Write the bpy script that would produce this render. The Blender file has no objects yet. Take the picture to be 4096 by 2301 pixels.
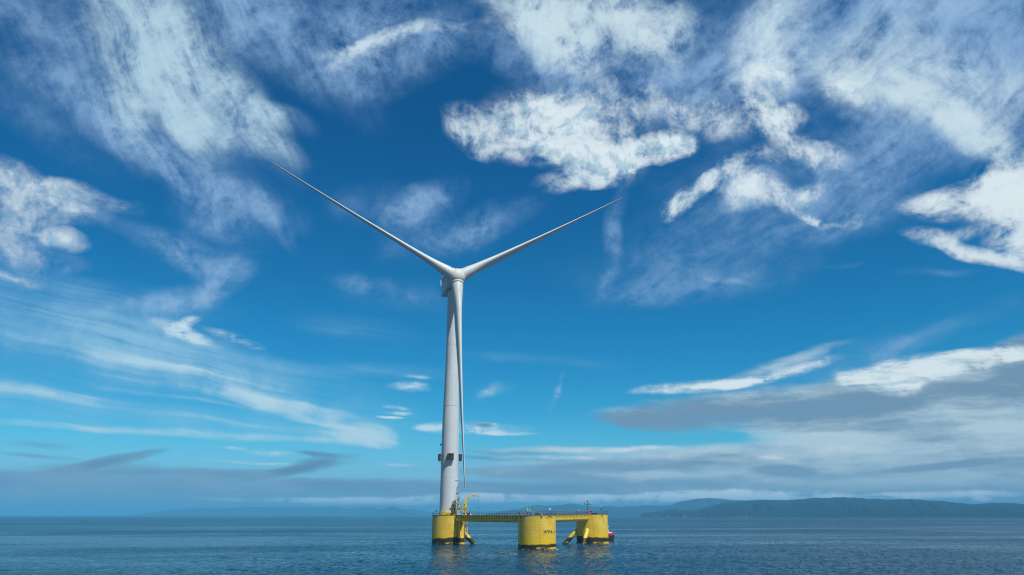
import bpy, bmesh, math, random
import numpy as np
from mathutils import Vector, Matrix

R = math.radians
sc = bpy.context.scene
COL = sc.collection
random.seed(7)

# ------------------------------------------------------------------ camera
CAM_H, PITCH, F4096 = 9.8, math.atan(910.5 / 3000.0), 3000.0
cd = bpy.data.cameras.new('camera')
cam = bpy.data.objects.new('camera', cd)
COL.objects.link(cam)
cam.location = (0, 0, CAM_H)
cam.rotation_euler = (R(90) + PITCH, 0, 0)
cd.sensor_width = 36
cd.lens = 36 * F4096 / 4096
cd.clip_start, cd.clip_end = 1.0, 80000
sc.camera = cam

sc.view_settings.view_transform = 'Standard'
sc.view_settings.look = 'None'
sc.view_settings.exposure = 0.0
sc.view_settings.gamma = 1.0
sc.render.engine = 'CYCLES'
sc.cycles.max_bounces = 6
sc.cycles.volume_bounces = 0
sc.cycles.use_denoising = True
sc.cycles.filter_width = 1.1

# ------------------------------------------------------------------ sun
SUN_AZ, SUN_EL = 40.0, 57.0            # degrees to the right of straight behind the viewer, and up
s_dir = Vector((math.sin(R(SUN_AZ)) * math.cos(R(SUN_EL)), -math.cos(R(SUN_AZ)) * math.cos(R(SUN_EL)), math.sin(R(SUN_EL))))
sl = bpy.data.lights.new('sun', 'SUN')
sl.energy, sl.angle, sl.color = 5.0, R(0.53), (1.0, 0.975, 0.93)
sun = bpy.data.objects.new('sun', sl)
COL.objects.link(sun)
sun.rotation_euler = s_dir.to_track_quat('Z', 'Y').to_euler()
sun.location = (100, -100, 300)

# ------------------------------------------------------------------ node helpers
class NT:
    def __init__(self, tree):
        self.t = tree
    def n(self, kind, **kw):
        nd = self.t.nodes.new(kind)
        for k, v in kw.items():
            setattr(nd, k, v)
        return nd
    def set(self, sock, v):
        if isinstance(v, bpy.types.NodeSocket):
            self.t.links.new(v, sock)
        else:
            sock.default_value = v
    def m(self, op, a, b=0.0, c=0.0, clamp=False):
        nd = self.n('ShaderNodeMath', operation=op, use_clamp=clamp)
        self.set(nd.inputs[0], a); self.set(nd.inputs[1], b); self.set(nd.inputs[2], c)
        return nd.outputs[0]
    def vm(self, op, a, b=(0, 0, 0), s=None):
        nd = self.n('ShaderNodeVectorMath', operation=op)
        self.set(nd.inputs[0], a); self.set(nd.inputs[1], b)
        if s is not None: self.set(nd.inputs['Scale'], s)
        return nd.outputs[0]
    def smooth(self, v, lo, hi, a=0.0, b=1.0):
        nd = self.n('ShaderNodeMapRange', interpolation_type='SMOOTHSTEP')
        self.set(nd.inputs[0], v)
        for i, x in enumerate((lo, hi, a, b)): self.set(nd.inputs[i + 1], x)
        return nd.outputs[0]
    def lin(self, v, lo, hi, a=0.0, b=1.0):
        nd = self.n('ShaderNodeMapRange')
        self.set(nd.inputs[0], v)
        for i, x in enumerate((lo, hi, a, b)): self.set(nd.inputs[i + 1], x)
        return nd.outputs[0]
    def mix(self, f, a, b, blend='MIX'):
        nd = self.n('ShaderNodeMix', data_type='RGBA', blend_type=blend)
        self.set(nd.inputs[0], f)
        self.set(nd.inputs[6], a if isinstance(a, bpy.types.NodeSocket) else (*a, 1) if len(a) == 3 else a)
        self.set(nd.inputs[7], b if isinstance(b, bpy.types.NodeSocket) else (*b, 1) if len(b) == 3 else b)
        return nd.outputs[2]
    def map(self, v, loc=(0, 0, 0), rot=0.0, scale=(1, 1, 1), kind='TEXTURE'):
        nd = self.n('ShaderNodeMapping', vector_type=kind)
        self.set(nd.inputs[0], v)
        nd.inputs[1].default_value = loc
        nd.inputs[2].default_value = (0, 0, rot) if not hasattr(rot, '__len__') else rot
        nd.inputs[3].default_value = scale
        return nd.outputs[0]
    def noise(self, v, scale=1.0, detail=4.0, rough=0.55, dist=0.0, dims='2D', lac=2.0):
        nd = self.n('ShaderNodeTexNoise', noise_dimensions=dims)
        self.set(nd.inputs['Vector'], v)
        nd.inputs['Scale'].default_value = scale
        nd.inputs['Detail'].default_value = detail
        nd.inputs['Roughness'].default_value = rough
        nd.inputs['Lacunarity'].default_value = lac
        nd.inputs['Distortion'].default_value = dist
        return nd
    def ramp(self, f, stops, interp='LINEAR'):
        nd = self.n('ShaderNodeValToRGB')
        cr = nd.color_ramp; cr.interpolation = interp
        while len(cr.elements) < len(stops): cr.elements.new(0.5)
        for e, (p, c) in zip(cr.elements, stops):
            e.position = p; e.color = (*c, 1)
        self.set(nd.inputs[0], f)
        return nd.outputs[0]

def lin_rgb(r, g, b):
    f = lambda c: (c / 255 / 12.92) if c / 255 <= 0.04045 else ((c / 255 + 0.055) / 1.055) ** 2.4
    return (f(r), f(g), f(b))

# ------------------------------------------------------------------ sky and clouds
# Clouds are patches of cloud cover at a compass direction and a height above the horizon (tens of degrees).
SKY_STRENGTH = 0.1
wd = bpy.data.worlds.new('World')
sc.world = wd
wd.use_nodes = True
W = NT(wd.node_tree)
bg = wd.node_tree.nodes['Background']
bg.inputs[1].default_value = SKY_STRENGTH
wd.cycles.sampling_method = 'MANUAL'
wd.cycles.sample_map_resolution = 512

sky = W.n('ShaderNodeTexSky', sky_type='NISHITA')
sky.sun_disc = False
sky.sun_elevation, sky.sun_rotation = R(SUN_EL), R(180 - SUN_AZ)
tc = W.n('ShaderNodeTexCoord')
sep = W.n('ShaderNodeSeparateXYZ')
wd.node_tree.links.new(tc.outputs['Generated'], sep.inputs[0])
DEG10 = 180 / math.pi / 10
az = W.m('MULTIPLY', W.m('ARCTAN2', sep.outputs[0], sep.outputs[1]), DEG10)
el = W.m('MULTIPLY', W.m('ARCSINE', sep.outputs[2]), DEG10)
cmb = W.n('ShaderNodeCombineXYZ')
W.set(cmb.inputs[0], az); W.set(cmb.inputs[1], el)
P0 = cmb.outputs[0]

def sky_point(px, py):
    """compass direction and height (tens of degrees) of a spot given on a 2576-wide view of the scene"""
    f = F4096 * 2576 / 4096
    u, v = (px - 1288) / f, (723.5 - py) / f
    c, s = math.cos(PITCH), math.sin(PITCH)
    d = Vector((u, c - v * s, s + v * c)).normalized()
    return math.atan2(d.x, d.y) * DEG10, math.asin(d.z) * DEG10

# gentle meander for the streaks, rougher billow for the heaped clouds
w_lo = W.noise(P0, 1.0, 2, 0.5).outputs['Color']
w_hi = W.noise(P0, 4.5, 3, 0.55).outputs['Color']
w_lo0 = W.vm('SUBTRACT', w_lo, (0.5, 0.5, 0.5))
w_hi0 = W.vm('SUBTRACT', w_hi, (0.5, 0.5, 0.5))
P_soft = W.vm('ADD', W.vm('ADD', P0, W.vm('SCALE', w_lo0, s=0.28)), W.vm('SCALE', w_hi0, s=0.025))
P_puff = W.vm('ADD', W.vm('ADD', P0, W.vm('SCALE', w_lo0, s=0.34)), W.vm('SCALE', w_hi0, s=0.08))
P_low = W.vm('ADD', P0, W.vm('MULTIPLY', W.vm('ADD', W.vm('SCALE', w_lo0, s=0.5), W.vm('SCALE', w_hi0, s=0.11)), (1.0, 0.12, 1)))

def streak(rot, sx, sy, detail, rough, base):
    return W.noise(W.map(base, rot=R(-rot), scale=(sx, sy, 1)), 1.0, detail, rough, 0.0).outputs[0]

def two(a, b, k): return W.m('ADD', W.m('MULTIPLY', a, 1 - k), W.m('MULTIPLY', b, k))
N_left = two(streak(48, 1.5, 0.20, 5, 0.6, P_soft), streak(53, .60, 0.055, 5, 0.6, P_soft), .38)
N_right = two(streak(-24, 1.3, 0.22, 5, 0.6, P_soft), streak(-28, .55, 0.06, 5, 0.6, P_soft), .38)
N_flat = two(streak(7, 2.2, 0.10, 5, 0.6, P_low), streak(9, 1.1, 0.030, 5, 0.6, P_low), .45)
N_puff = W.noise(P_puff, 4.6, 10, 0.69).outputs[0]
N_body = W.noise(P_puff, 4.6, 3, 0.6).outputs[0]
N_lit = W.noise(W.vm('ADD', P_puff, (0.03, 0.065, 0)), 4.6, 3, 0.6).outputs[0]
N_mid = W.noise(P_soft, 2.0, 6, 0.62).outputs[0]
N_soft = W.noise(P_soft, 3.2, 8, 0.66).outputs[0]
N_bank = W.noise(W.map(P_low, scale=(1.25, 0.26, 1)), 1.0, 8, 0.6).outputs[0]
N_shade = W.noise(W.map(P_low, loc=(3.1, 1.7, 0), scale=(1.0, 0.20, 1)), 1.0, 6, 0.55).outputs[0]

def cover(base, strokes, grow=1.0):
    acc = None
    for s in strokes:
        px, py, a, b, rot, w = s[:6]
        a, b = a * grow, b * grow
        k = s[6] if len(s) > 6 else 0.0
        c = sky_point(px, py)
        ca, sa = math.cos(R(rot)), math.sin(R(rot))
        e1, e2 = sky_point(px + a * ca, py + a * sa), sky_point(px - a * ca, py - a * sa)
        g1, g2 = sky_point(px - b * sa, py + b * ca), sky_point(px + b * sa, py - b * ca)
        dx, dy = (e1[0] - e2[0]) / 2, (e1[1] - e2[1]) / 2
        hx, hy = (g1[0] - g2[0]) / 2, (g1[1] - g2[1]) / 2
        L = math.hypot(dx, dy)
        B = abs(dx * hy - dy * hx) / L
        v = W.map(base, (c[0], c[1], 0), math.atan2(dy, dx), (L, B, 1))
        if k:
            sp = W.n('ShaderNodeSeparateXYZ'); W.set(sp.inputs[0], v)
            y2 = W.m('MULTIPLY_ADD', W.m('MULTIPLY', sp.outputs[0], sp.outputs[0]), k, sp.outputs[1])
            cb = W.n('ShaderNodeCombineXYZ'); W.set(cb.inputs[0], sp.outputs[0]); W.set(cb.inputs[1], y2)
            v = cb.outputs[0]
        g = W.n('ShaderNodeTexGradient', gradient_type='SPHERICAL')
        W.set(g.inputs[0], v)
        acc = W.m('MULTIPLY', g.outputs[1], w) if acc is None else W.m('MULTIPLY_ADD', g.outputs[1], w, acc)
    return acc

# clear sky: the Sky Texture, tinted by height to the deep polarised blue of the day
def tint(target, nish): return tuple(min(t / n, 4.0) for t, n in zip(target, nish))
TINT = [
    (0.0, tint(lin_rgb(128, 182, 210), (0.40, 0.40, 0.32))),
    (1.5, tint(lin_rgb(118, 190, 220), (0.445, 0.46, 0.37))),
    (3.0, tint(lin_rgb(118, 202, 228), (0.482, 0.547, 0.49))),
    (5.0, tint(lin_rgb(92, 192, 226), (0.41, 0.53, 0.575))),
    (7.5, tint(lin_rgb(58, 166, 214), (0.333, 0.465, 0.577))),
    (10.5, tint(lin_rgb(40, 144, 200), (0.265, 0.39, 0.54))),
    (14.0, tint(lin_rgb(31, 127, 186), (0.215, 0.325, 0.485))),
    (18.0, tint(lin_rgb(24, 110, 170), (0.172, 0.265, 0.425))),
    (23.0, tint(lin_rgb(18, 96, 156), (0.14, 0.22, 0.366))),
    (30.0, tint(lin_rgb(15, 83, 140), (0.113, 0.18, 0.31))),
    (60.0, tint(lin_rgb(22, 92, 152), (0.1, 0.16, 0.28))),
    (90.0, tint(lin_rgb(60, 120, 170), (0.12, 0.18, 0.3))),
]
tr = W.ramp(W.m('MULTIPLY', el, 1 / 9.0, clamp=True), [(e / 90.0, c) for e, c in TINT])
# unseen sky behind and above the viewer greyed and dimmed for the fill light
pale = W.m('MAXIMUM', W.smooth(W.m('ABSOLUTE', az), 5.0, 9.0), W.smooth(el, 4.5, 8.0))
tr = W.mix(pale, tr, (.17, .24, .29))
clear = W.mix(1.0, sky.outputs[0], tr, 'MULTIPLY')

def scaled(c): return tuple(x / SKY_STRENGTH for x in c)
WHITE = scaled(lin_rgb(226, 239, 244))
SOFT_W = scaled(lin_rgb(206, 227, 236))
CIRRUS = scaled(lin_rgb(184, 215, 230))
PUFF_SH = scaled(lin_rgb(188, 215, 228))
VEIL = scaled(lin_rgb(140, 178, 218))
LOWST = scaled(lin_rgb(150, 200, 228))
BANK_L = scaled(lin_rgb(76, 106, 144))
BANK_L2 = scaled(lin_rgb(118, 148, 176))
BANK_R = scaled(lin_rgb(120, 150, 175))
BANK_R2 = scaled(lin_rgb(192, 216, 226))

N_fine = W.m('SUBTRACT', W.noise(W.map(P_puff, scale=(1.25, 0.8, 1)), 11.0, 6, 0.7).outputs[0], 0.5)
def plus(n, k): return W.m('MULTIPLY_ADD', N_fine, k, n)
N_left, N_right, N_soft = plus(N_left, .32), plus(N_right, .32), plus(N_soft, .42)
N_flat, N_bank = plus(N_flat, .15), plus(N_bank, .12)
N_puff = plus(N_puff, .35)
N_iso = W.noise(W.map(P_soft, scale=(1.0, .8, 1)), 3.4, 10, 0.72).outputs[0]
N_left, N_right, N_flat = two(N_left, N_iso, .50), two(N_right, N_iso, .52), two(N_flat, N_iso, .18)

N_scrap = plus(W.noise(W.map(P_low, loc=(7, 2, 0), scale=(.42, .075, 1)), 1.0, 7, 0.62).outputs[0], .2)
N_cell = plus(W.noise(P_puff, 13.0, 6, 0.62).outputs[0], .3)

N_puff2 = two(N_puff, N_cell, .18)

out = clear
def lay(out, cov, noise, gain, lo, hi, color, opacity, add=0.0):
    """thins the cover with drifting detail (gain) and frays its rim (add), then blends the cloud in"""
    n = W.m('SUBTRACT', noise, 0.5)
    d = W.m('MULTIPLY', W.m('MINIMUM', cov, 1.4), W.m('MULTIPLY_ADD', n, gain, 1.0))
    if add:
        d = W.m('MULTIPLY_ADD', W.m('MULTIPLY', n, W.smooth(cov, 0.0, 0.25)), add, d)
    a = W.m('MULTIPLY', W.smooth(d, lo, hi), opacity)
    return W.mix(a, out, color)

def wisp(out, cov, noise, gain, power, depth, color, opacity=1.0, broken=2.2, fray=0.0):
    """thin cloud: its optical depth grows with the cover, so edges fade and the body keeps its fibres"""
    n = W.m('SUBTRACT', noise, 0.5)
    if broken:
        cov = W.m('MULTIPLY', cov, W.m('MAXIMUM', W.m('MULTIPLY_ADD', W.m('SUBTRACT', N_mid, .5), broken, 1.0), 0.0))
    d = W.m('MULTIPLY', W.m('MINIMUM', cov, 1.6), W.m('MULTIPLY_ADD', n, gain, 1.0))
    if fray:
        d = W.m('MULTIPLY_ADD', W.m('MULTIPLY', n, W.smooth(cov, 0.02, 0.30)), fray, d)
    d = W.m('MAXIMUM', d, 0.0)
    tau = W.m('MULTIPLY', W.m('POWER', d, power), -depth)
    a = W.m('MULTIPLY', W.m('SUBTRACT', 1.0, W.m('EXPONENT', tau)), opacity)
    return W.mix(a, out, color)
# thin high veil
veil_l = cover(P_soft, [
    (720, 100, 330, 110, 42, .75), (180, 170, 300, 110, 45, .65), (130, 320, 260, 60, 38, .4), (330, 350, 300, 55, 32, .65),
    (520, 440, 300, 55, 26, .55), (560, 490, 220, 40, 24, .5), (430, 460, 200, 35, 30, .45), (690, 560, 90, 26, 48, .6), (250, 545, 170, 35, 22, .5), (640, 60, 250, 120, 45, .5), (60, 60, 160, 200, 60, .35)], 1.2)
out = wisp(out, veil_l, N_left, 4.6, 1.8, 1.05, VEIL)
veil_s = cover(P_soft, [
    (950, 60, 330, 130, 0, .7), (1000, 190, 210, 70, -22, .5), (880, 170, 120, 90, -60, .35), (1500, 200, 330, 120, 25, .5), (1400, 250, 70, 120, 10, .3),
    (560, 545, 150, 75, 22, .6), (430, 625, 120, 55, 15, .75), (520, 655, 130, 45, 15, .65), (540, 720, 130, 60, -30, .55), (430, 765, 190, 45, -12, .6), (280, 780, 160, 26, -6, .35),
    (1080, 500, 120, 45, -25, .75), (1010, 560, 90, 55, -60, .4), (960, 520, 150, 60, 10, .35), (1200, 560, 170, 55, -14, .6), (1110, 610, 150, 50, -8, .4),
    (1010, 750, 150, 45, 4, .35), (910, 705, 90, 30, 8, .35), (1530, 600, 30, 85, -4, .7), (1510, 690, 26, 60, 12, .5), (1550, 510, 26, 80, 8, .35), (1560, 170, 300, 90, 20, .5), (1300, 130, 200, 60, 10, .4), (1720, 130, 120, 120, 0, .4)], 1.2)
out = wisp(out, veil_s, two(N_soft, N_iso, .5), 4.8, 1.7, 1.35, VEIL)
veil_r = cover(P_soft, [
    (1800, 620, 460, 130, -12, .6), (1760, 720, 330, 60, -6, .5), (2130, 420, 330, 120, -15, .55), (1750, 200, 300, 160, 20, .65), (2300, 60, 500, 180, -22, .9),
    (2450, 200, 300, 200, -20, .8), (2080, 30, 300, 140, -30, .8), (2210, 390, 200, 110, -30, .5), (2300, 880, 330, 34, -27, .6), (2120, 930, 260, 45, -20, .4),
    (1840, 700, 70, 12, 12, .5), (2380, 690, 130, 14, -5, .4), (2140, 672, 60, 8, 2, .4), (1900, 80, 250, 200, -40, .7), (2400, 150, 420, 240, -10, .8), (1880, 450, 330, 120, -8, .35), (2200, 540, 300, 60, -10, .4)], 1.15)
out = wisp(out, veil_r, N_right, 4.6, 1.7, .80, VEIL)
veil_f = cover(P_low, [
    (150, 800, 520, 90, 10, .75), (350, 880, 620, 80, 11, .85), (120, 880, 300, 60, 10, .4), (620, 980, 560, 110, 11, .8), (200, 1030, 480, 60, 8, .6), (700, 1080, 500, 40, 6, .4),
    (950, 935, 250, 25, 3, .35), (300, 760, 420, 60, 6, .35), (60, 960, 260, 60, 6, .4), (1350, 905, 300, 20, 4, .25), (80, 700, 200, 40, 8, .4), (900, 830, 200, 40, 8, .25)])
out = wisp(out, veil_f, N_flat, 3.2, 1.4, .9, LOWST)

# high cirrus plume on the left
cir = cover(P_soft, [
    (400, 110, 430, 140, 50, 1.0), (270, 70, 320, 75, 44, .6), (560, 220, 300, 70, 54, .65), (700, 312, 80, 28, 16, .8), (330, 330, 130, 62, 70, .65),
    (482, 290, 170, 48, 84, .85), (620, 290, 160, 45, 45, .5), (630, 370, 140, 36, 18, .5), (520, 340, 90, 60, 60, .4), (300, 230, 190, 70, 60, .45), (420, 250, 260, 150, 55, .5), (460, 60, 260, 140, 40, .5)], 1.2)
out = wisp(out, cir, N_left, 1.2, 1.2, .30, VEIL, 1.0, 1.2)
out = wisp(out, cir, N_left, 5.2, 1.9, .62, CIRRUS, 1.0, 1.8)
# cirrus along the top and the curved hook
top = cover(P_soft, [
    (1350, 50, 250, 95, 35, 1.2), (1430, 130, 110, 40, 50, .8), (1520, 45, 260, 95, 12, .95), (1640, 110, 130, 60, 45, .6), (1690, 80, 60, 70, 10, .5),
    (1000, 100, 240, 24, -14, 1.15, .75), (880, 150, 80, 26, -34, .75), (950, 140, 140, 44, -22, .35), (1385, 255, 75, 18, 78, .35), (1330, 70, 180, 50, 48, .5), (1560, 60, 200, 110, 10, .4)], 1.12)
out = wisp(out, top, N_iso, 1.2, 1.2, .35, VEIL, 1.0, 1.2)
out = wisp(out, top, two(N_iso, N_puff2, .35), 4.8, 1.7, .95, SOFT_W, .98, 1.6, .7)
# bright spread on the right
big = cover(P_soft, [
    (2230, 245, 240, 65, 27, 1.3), (2390, 300, 200, 60, 24, 1.25), (2140, 235, 90, 70, 40, .7), (2330, 190, 330, 110, 12, .8), (2490, 340, 170, 70, 22, .7),
    (1930, 130, 190, 130, -50, .8), (1960, 60, 150, 120, -30, .6), (1930, 195, 110, 70, 10, .8), (2180, 60, 160, 60, -40, .3), (2450, 230, 260, 110, 10, .5), (2280, 80, 330, 90, -25, .35)], 1.1)
out = wisp(out, big, N_iso, 1.2, 1.2, .35, VEIL, 1.0, 1.2)
out = wisp(out, big, two(N_right, N_puff2, .35), 4.8, 1.7, .78, SOFT_W, .98, 1.6, .4)
edge = cover(P_soft, [
    (2500, 485, 260, 70, -10, 1.6), (2600, 460, 220, 120, -15, 1.5), (2330, 500, 90, 40, -12, .7), (2590, 590, 150, 90, 30, 1.1), (2490, 640, 170, 26, 13, 1.1, -.4),
    (2340, 595, 90, 30, 10, .65), (2420, 585, 80, 26, -12, .5), (2400, 600, 60, 18, 30, .5)])
out = wisp(out, edge, two(N_right, N_puff2, .5), 4.0, 1.6, 1.7, WHITE, .98, 1.4, 1.5)
# heaped patches
pf1 = cover(P_puff, [
    (1440, 320, 240, 130, 14, .85), (1320, 325, 190, 85, 6, .65), (1210, 325, 110, 60, 20, .6), (1400, 270, 160, 70, 0, .55), (1490, 400, 150, 80, 18, .8), (1600, 385, 150, 52, -10, 1.7), (1690, 362, 60, 44, 0, 1.5),
    (1470, 448, 150, 42, -8, .75), (1430, 478, 90, 22, -12, .6), (1360, 250, 80, 55, 10, .7), (1535, 222, 60, 40, 40, .6), (1620, 250, 60, 70, 10, .45), (1690, 280, 60, 50, 20, .45)])
pf2 = cover(P_puff, [
    (1920, 290, 90, 55, 38, 1.6), (1990, 300, 60, 36, -18, 1.1), (1950, 345, 120, 40, 14, .9), (2045, 388, 90, 42, 6, .9), (1950, 180, 110, 80, -25, .8), (1800, 310, 100, 70, 20, .65), (1720, 290, 60, 60, 0, .4),
    (1760, 475, 110, 30, -26, 1.0), (1715, 512, 55, 30, -30, .9), (1885, 478, 90, 52, -15, 1.3), (1830, 440, 80, 34, -30, .75), (1995, 480, 85, 34, -16, .9), (2050, 530, 90, 14, 20, 1.1), (2140, 545, 40, 36, 30, .5),
    (1900, 400, 90, 26, -12, .5), (2130, 230, 60, 50, 10, .8)])
pf3 = cover(P_puff, [
    (50, 470, 140, 70, 28, 1.3), (160, 500, 110, 46, 22, 1.0), (200, 540, 90, 44, 14, .75), (60, 560, 150, 80, 10, .8), (165, 605, 70, 28, 16, 1.0), (70, 640, 170, 50, 12, .55), (250, 505, 120, 28, 20, .5), (30, 690, 110, 16, 8, .5)])
sh = W.mix(W.smooth(W.m('SUBTRACT', N_body, N_lit), -.16, .05), PUFF_SH, WHITE)
out = wisp(out, pf3, N_iso, 1.2, 1.2, .30, VEIL, 1.0, 1.0)
out = wisp(out, pf3, two(N_puff2, N_iso, .4), 4.4, 1.5, 1.0, sh, .90, 1.0, 1.1)
out = wisp(out, pf1, N_iso, 1.2, 1.2, .35, VEIL, 1.0, 1.0)
out = wisp(out, pf1, two(N_puff2, N_iso, .45), 4.4, 1.5, 1.55, sh, .98, .6, 1.7)
out = wisp(out, pf2, N_iso, 1.2, 1.2, .30, VEIL, 1.0, 1.0)
out = wisp(out, pf2, two(N_puff2, N_iso, .45), 4.4, 1.5, 1.45, sh, .97, .8, 1.7)
# low streaks fanning out of a white head, and small flat scraps
fan = cover(P_low, [
    (480, 935, 480, 16, 12, .7, .5), (560, 975, 430, 16, 12, .75, .5), (640, 1005, 420, 22, 10, .8, .5), (700, 1035, 300, 16, 14, .7, .4), (760, 1045, 260, 24, 22, .65, .4), (420, 1000, 300, 10, 8, .5), (560, 1060, 380, 10, 7, .5), (850, 1060, 120, 20, 28, .7), (940, 1098, 100, 36, 6, 1.5), (900, 1110, 150, 22, 6, .9), (100, 985, 260, 22, 9, 1.0),
    (320, 1085, 460, 14, 4, .9), (620, 1096, 320, 12, 4, .7), (330, 910, 260, 14, 8, .5), (450, 870, 90, 10, 8, .3)])
out = wisp(out, fan, N_flat, 4.2, 1.7, 1.5, scaled(lin_rgb(190, 223, 236)), .95)

scraps = cover(P_low, [(455, 838, 120, 24, 20, 1.0), (455, 820, 80, 22, -22, .8), (605, 857, 100, 18, 17, .8),
    (1040, 975, 70, 18, 2, .85), (1050, 950, 60, 8, 5, .6), (1012, 1028, 40, 7, 6, 1.0), (1025, 1042, 40, 7, 2, 1.0), (1000, 1052, 40, 5, 2, .8), (1195, 1078, 150, 20, 1, 1.5), (1270, 1090, 90, 7, 3, 1.1), (1120, 1075, 70, 10, -4, .7),
    (700, 1140, 120, 10, 3, .6), (960, 1170, 140, 6, -1, .6), (560, 1125, 60, 7, 4, .6), (640, 1163, 200, 6, 2, .55), (1380, 980, 16, 70, 16, .45), (1250, 985, 50, 26, -30, .35)])
out = wisp(out, scraps, two(N_scrap, N_puff2, .4), 6.0, 1.7, 1.7, scaled(lin_rgb(206, 232, 241)), .95)

# low cloud decks
deck_l = cover(P_low, [
    (300, 1235, 900, 50, 0, 2.0), (100, 1200, 360, 36, -4, 1.2), (260, 1166, 170, 18, -12, 1.3), (560, 1190, 330, 16, -1, 1.1), (740, 1184, 170, 13, -8, 1.3), (820, 1160, 90, 17, -10, 1.1), (810, 1142, 60, 9, 6, .8), (80, 1122, 130, 14, 4, .7), (60, 1150, 200, 8, 4, .7),
    (1050, 1226, 420, 26, 2, 1.6), (1420, 1232, 460, 26, 0, 1.6), (1320, 1190, 260, 14, 2, 1.1), (1330, 1140, 150, 9, 3, .9), (1260, 1152, 140, 8, 3, .8), (1240, 1070, 50, 8, 5, .7)])
shl = W.mix(W.smooth(two(N_shade, N_scrap, .45), .38, .62), BANK_L, BANK_L2)
out = wisp(out, deck_l, two(N_bank, N_scrap, .45), 2.6, 1.5, 2.0, shl, .96, .6, .8)
deck_r = cover(P_low, [
    (1900, 1030, 420, 62, -3, 2.0), (1620, 1054, 160, 36, 4, 1.4), (2220, 1000, 340, 80, -10, 2.4), (2480, 950, 280, 90, -22, 2.6), (2400, 1100, 640, 130, 0, 3.0), (2150, 1165, 700, 66, 0, 2.6), (1640, 1175, 440, 60, 0, 1.9),
    (2150, 1235, 900, 50, 0, 2.4), (1450, 1190, 330, 30, 0, 1.2), (1430, 1130, 240, 12, -1, 1.0), (1960, 925, 260, 22, -16, .9)])
N_bil = two(N_shade, N_scrap, .45)
light = W.m('ADD', N_bil, cover(P_low, [(2200, 1130, 560, 60, 0, .22), (1560, 1140, 330, 24, -2, .26), (1990, 1110, 330, 40, 0, .20), (1640, 1192, 330, 14, 0, .20), (2480, 1060, 300, 70, 10, .14), (1350, 1165, 200, 9, 0, .16), (2300, 1215, 500, 30, 0, .16), (1960, 925, 260, 30, -16, .35), (1450, 1130, 260, 14, 0, .3)]))
light = W.m('SUBTRACT', light, cover(P_low, [(1960, 1183, 110, 19, 0, .36), (2400, 1170, 200, 13, -5, .36), (1780, 1048, 420, 48, -4, .18), (2200, 1010, 330, 46, -10, .16), (2560, 960, 220, 70, -25, .16), (1250, 1205, 360, 18, 0, .20), (1600, 1218, 360, 13, 0, .18), (1780, 1165, 100, 9, 0, .18), (2100, 1085, 240, 12, 0, .14), (1560, 1060, 150, 40, 4, .4)]))
shr = W.mix(W.smooth(light, .36, .74), BANK_R, BANK_R2)
out = wisp(out, deck_r, two(N_bank, N_scrap, .4), 2.2, 1.5, 2.0, shr, .98, .5, .6)
# sunlit tops and slits of light along the decks
tops = cover(P_low, [
    (1735, 976, 150, 20, -3, 1.0), (1850, 968, 120, 15, -6, .9), (2000, 938, 200, 20, -14, .5), (2290, 940, 190, 46, -10, 1.5), (2220, 965, 130, 40, 6, 1.1), (2430, 905, 190, 30, -11, 1.35), (2550, 890, 110, 22, -10, 1.0),
    (1560, 1128, 220, 10, -2, .6), (1420, 1152, 170, 8, 0, .6), (2130, 1128, 150, 20, 0, .45), (1960, 1150, 160, 10, 2, .45)])
tcol = W.mix(W.smooth(N_scrap, .36, .56), BANK_R2, WHITE)
out = wisp(out, tops, two(N_scrap, N_puff, .5), 5.2, 2.0, 4.0, tcol, .98, 1.0)
slit = cover(P_low, [
    (900, 1254, 460, 9, 0, 1.1), (1090, 1262, 360, 10, 0, 1.1), (1180, 1248, 200, 9, 0, .8), (1480, 1256, 340, 13, 0, 1.2), (1800, 1243, 360, 15, -1, 1.5), (1900, 1252, 280, 13, 0, 1.2), (2300, 1247, 420, 12, 0, 1.1), (2480, 1261, 50, 8, 0, 1.1), (2140, 1255, 100, 8, 0, 1.1), (1600, 1248, 220, 9, 0, 1.0)])
out = wisp(out, slit, two(N_scrap, N_puff, .5), 5.5, 1.6, 2.2, tuple(1.7 * c for c in scaled(lin_rgb(222, 236, 240))), .95, 3.0, 1.0)
# scattered cover added out of view, so the fill light is less blue
far_side = W.m('MULTIPLY', W.smooth(W.m('ABSOLUTE', az), 4.6, 6.5), W.smooth(el, .05, .4))
ov = W.m('MAXIMUM', far_side, W.smooth(el, 4.2, 5.4))
out = W.mix(W.m('MULTIPLY', W.m('MULTIPLY', ov, W.smooth(W.noise(P_soft, 1.1, 5, 0.6).outputs[0], .46, .72)), .3), out, CIRRUS)
# murk right at the horizon
out = W.mix(W.smooth(el, .55, .0, 0.0, .55), out, scaled(lin_rgb(158, 188, 206)))
W.set(bg.inputs[0], out)

# ------------------------------------------------------------------ mesh helpers
def link(name, me, mat=None, parent=None, loc=None):
    o = bpy.data.objects.new(name, me)
    COL.objects.link(o)
    if mat is not None:
        for m_ in (mat if isinstance(mat, (list, tuple)) else [mat]): me.materials.append(m_)
    if parent is not None: o.parent = parent
    if loc is not None: o.location = loc
    return o

def np_mesh(name, co, quads, smooth=True):
    me = bpy.data.meshes.new(name)
    co = np.asarray(co, np.float32); quads = np.asarray(quads, np.int32)
    me.vertices.add(len(co)); me.vertices.foreach_set('co', co.ravel())
    n = len(quads); k = quads.shape[1]
    me.loops.add(n * k); me.loops.foreach_set('vertex_index', quads.ravel())
    me.polygons.add(n)
    me.polygons.foreach_set('loop_start', np.arange(0, n * k, k, dtype=np.int32))
    me.polygons.foreach_set('loop_total', np.full(n, k, np.int32))
    me.polygons.foreach_set('use_smooth', np.full(n, smooth, bool))
    me.update(calc_edges=True); me.validate()
    return me

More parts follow.
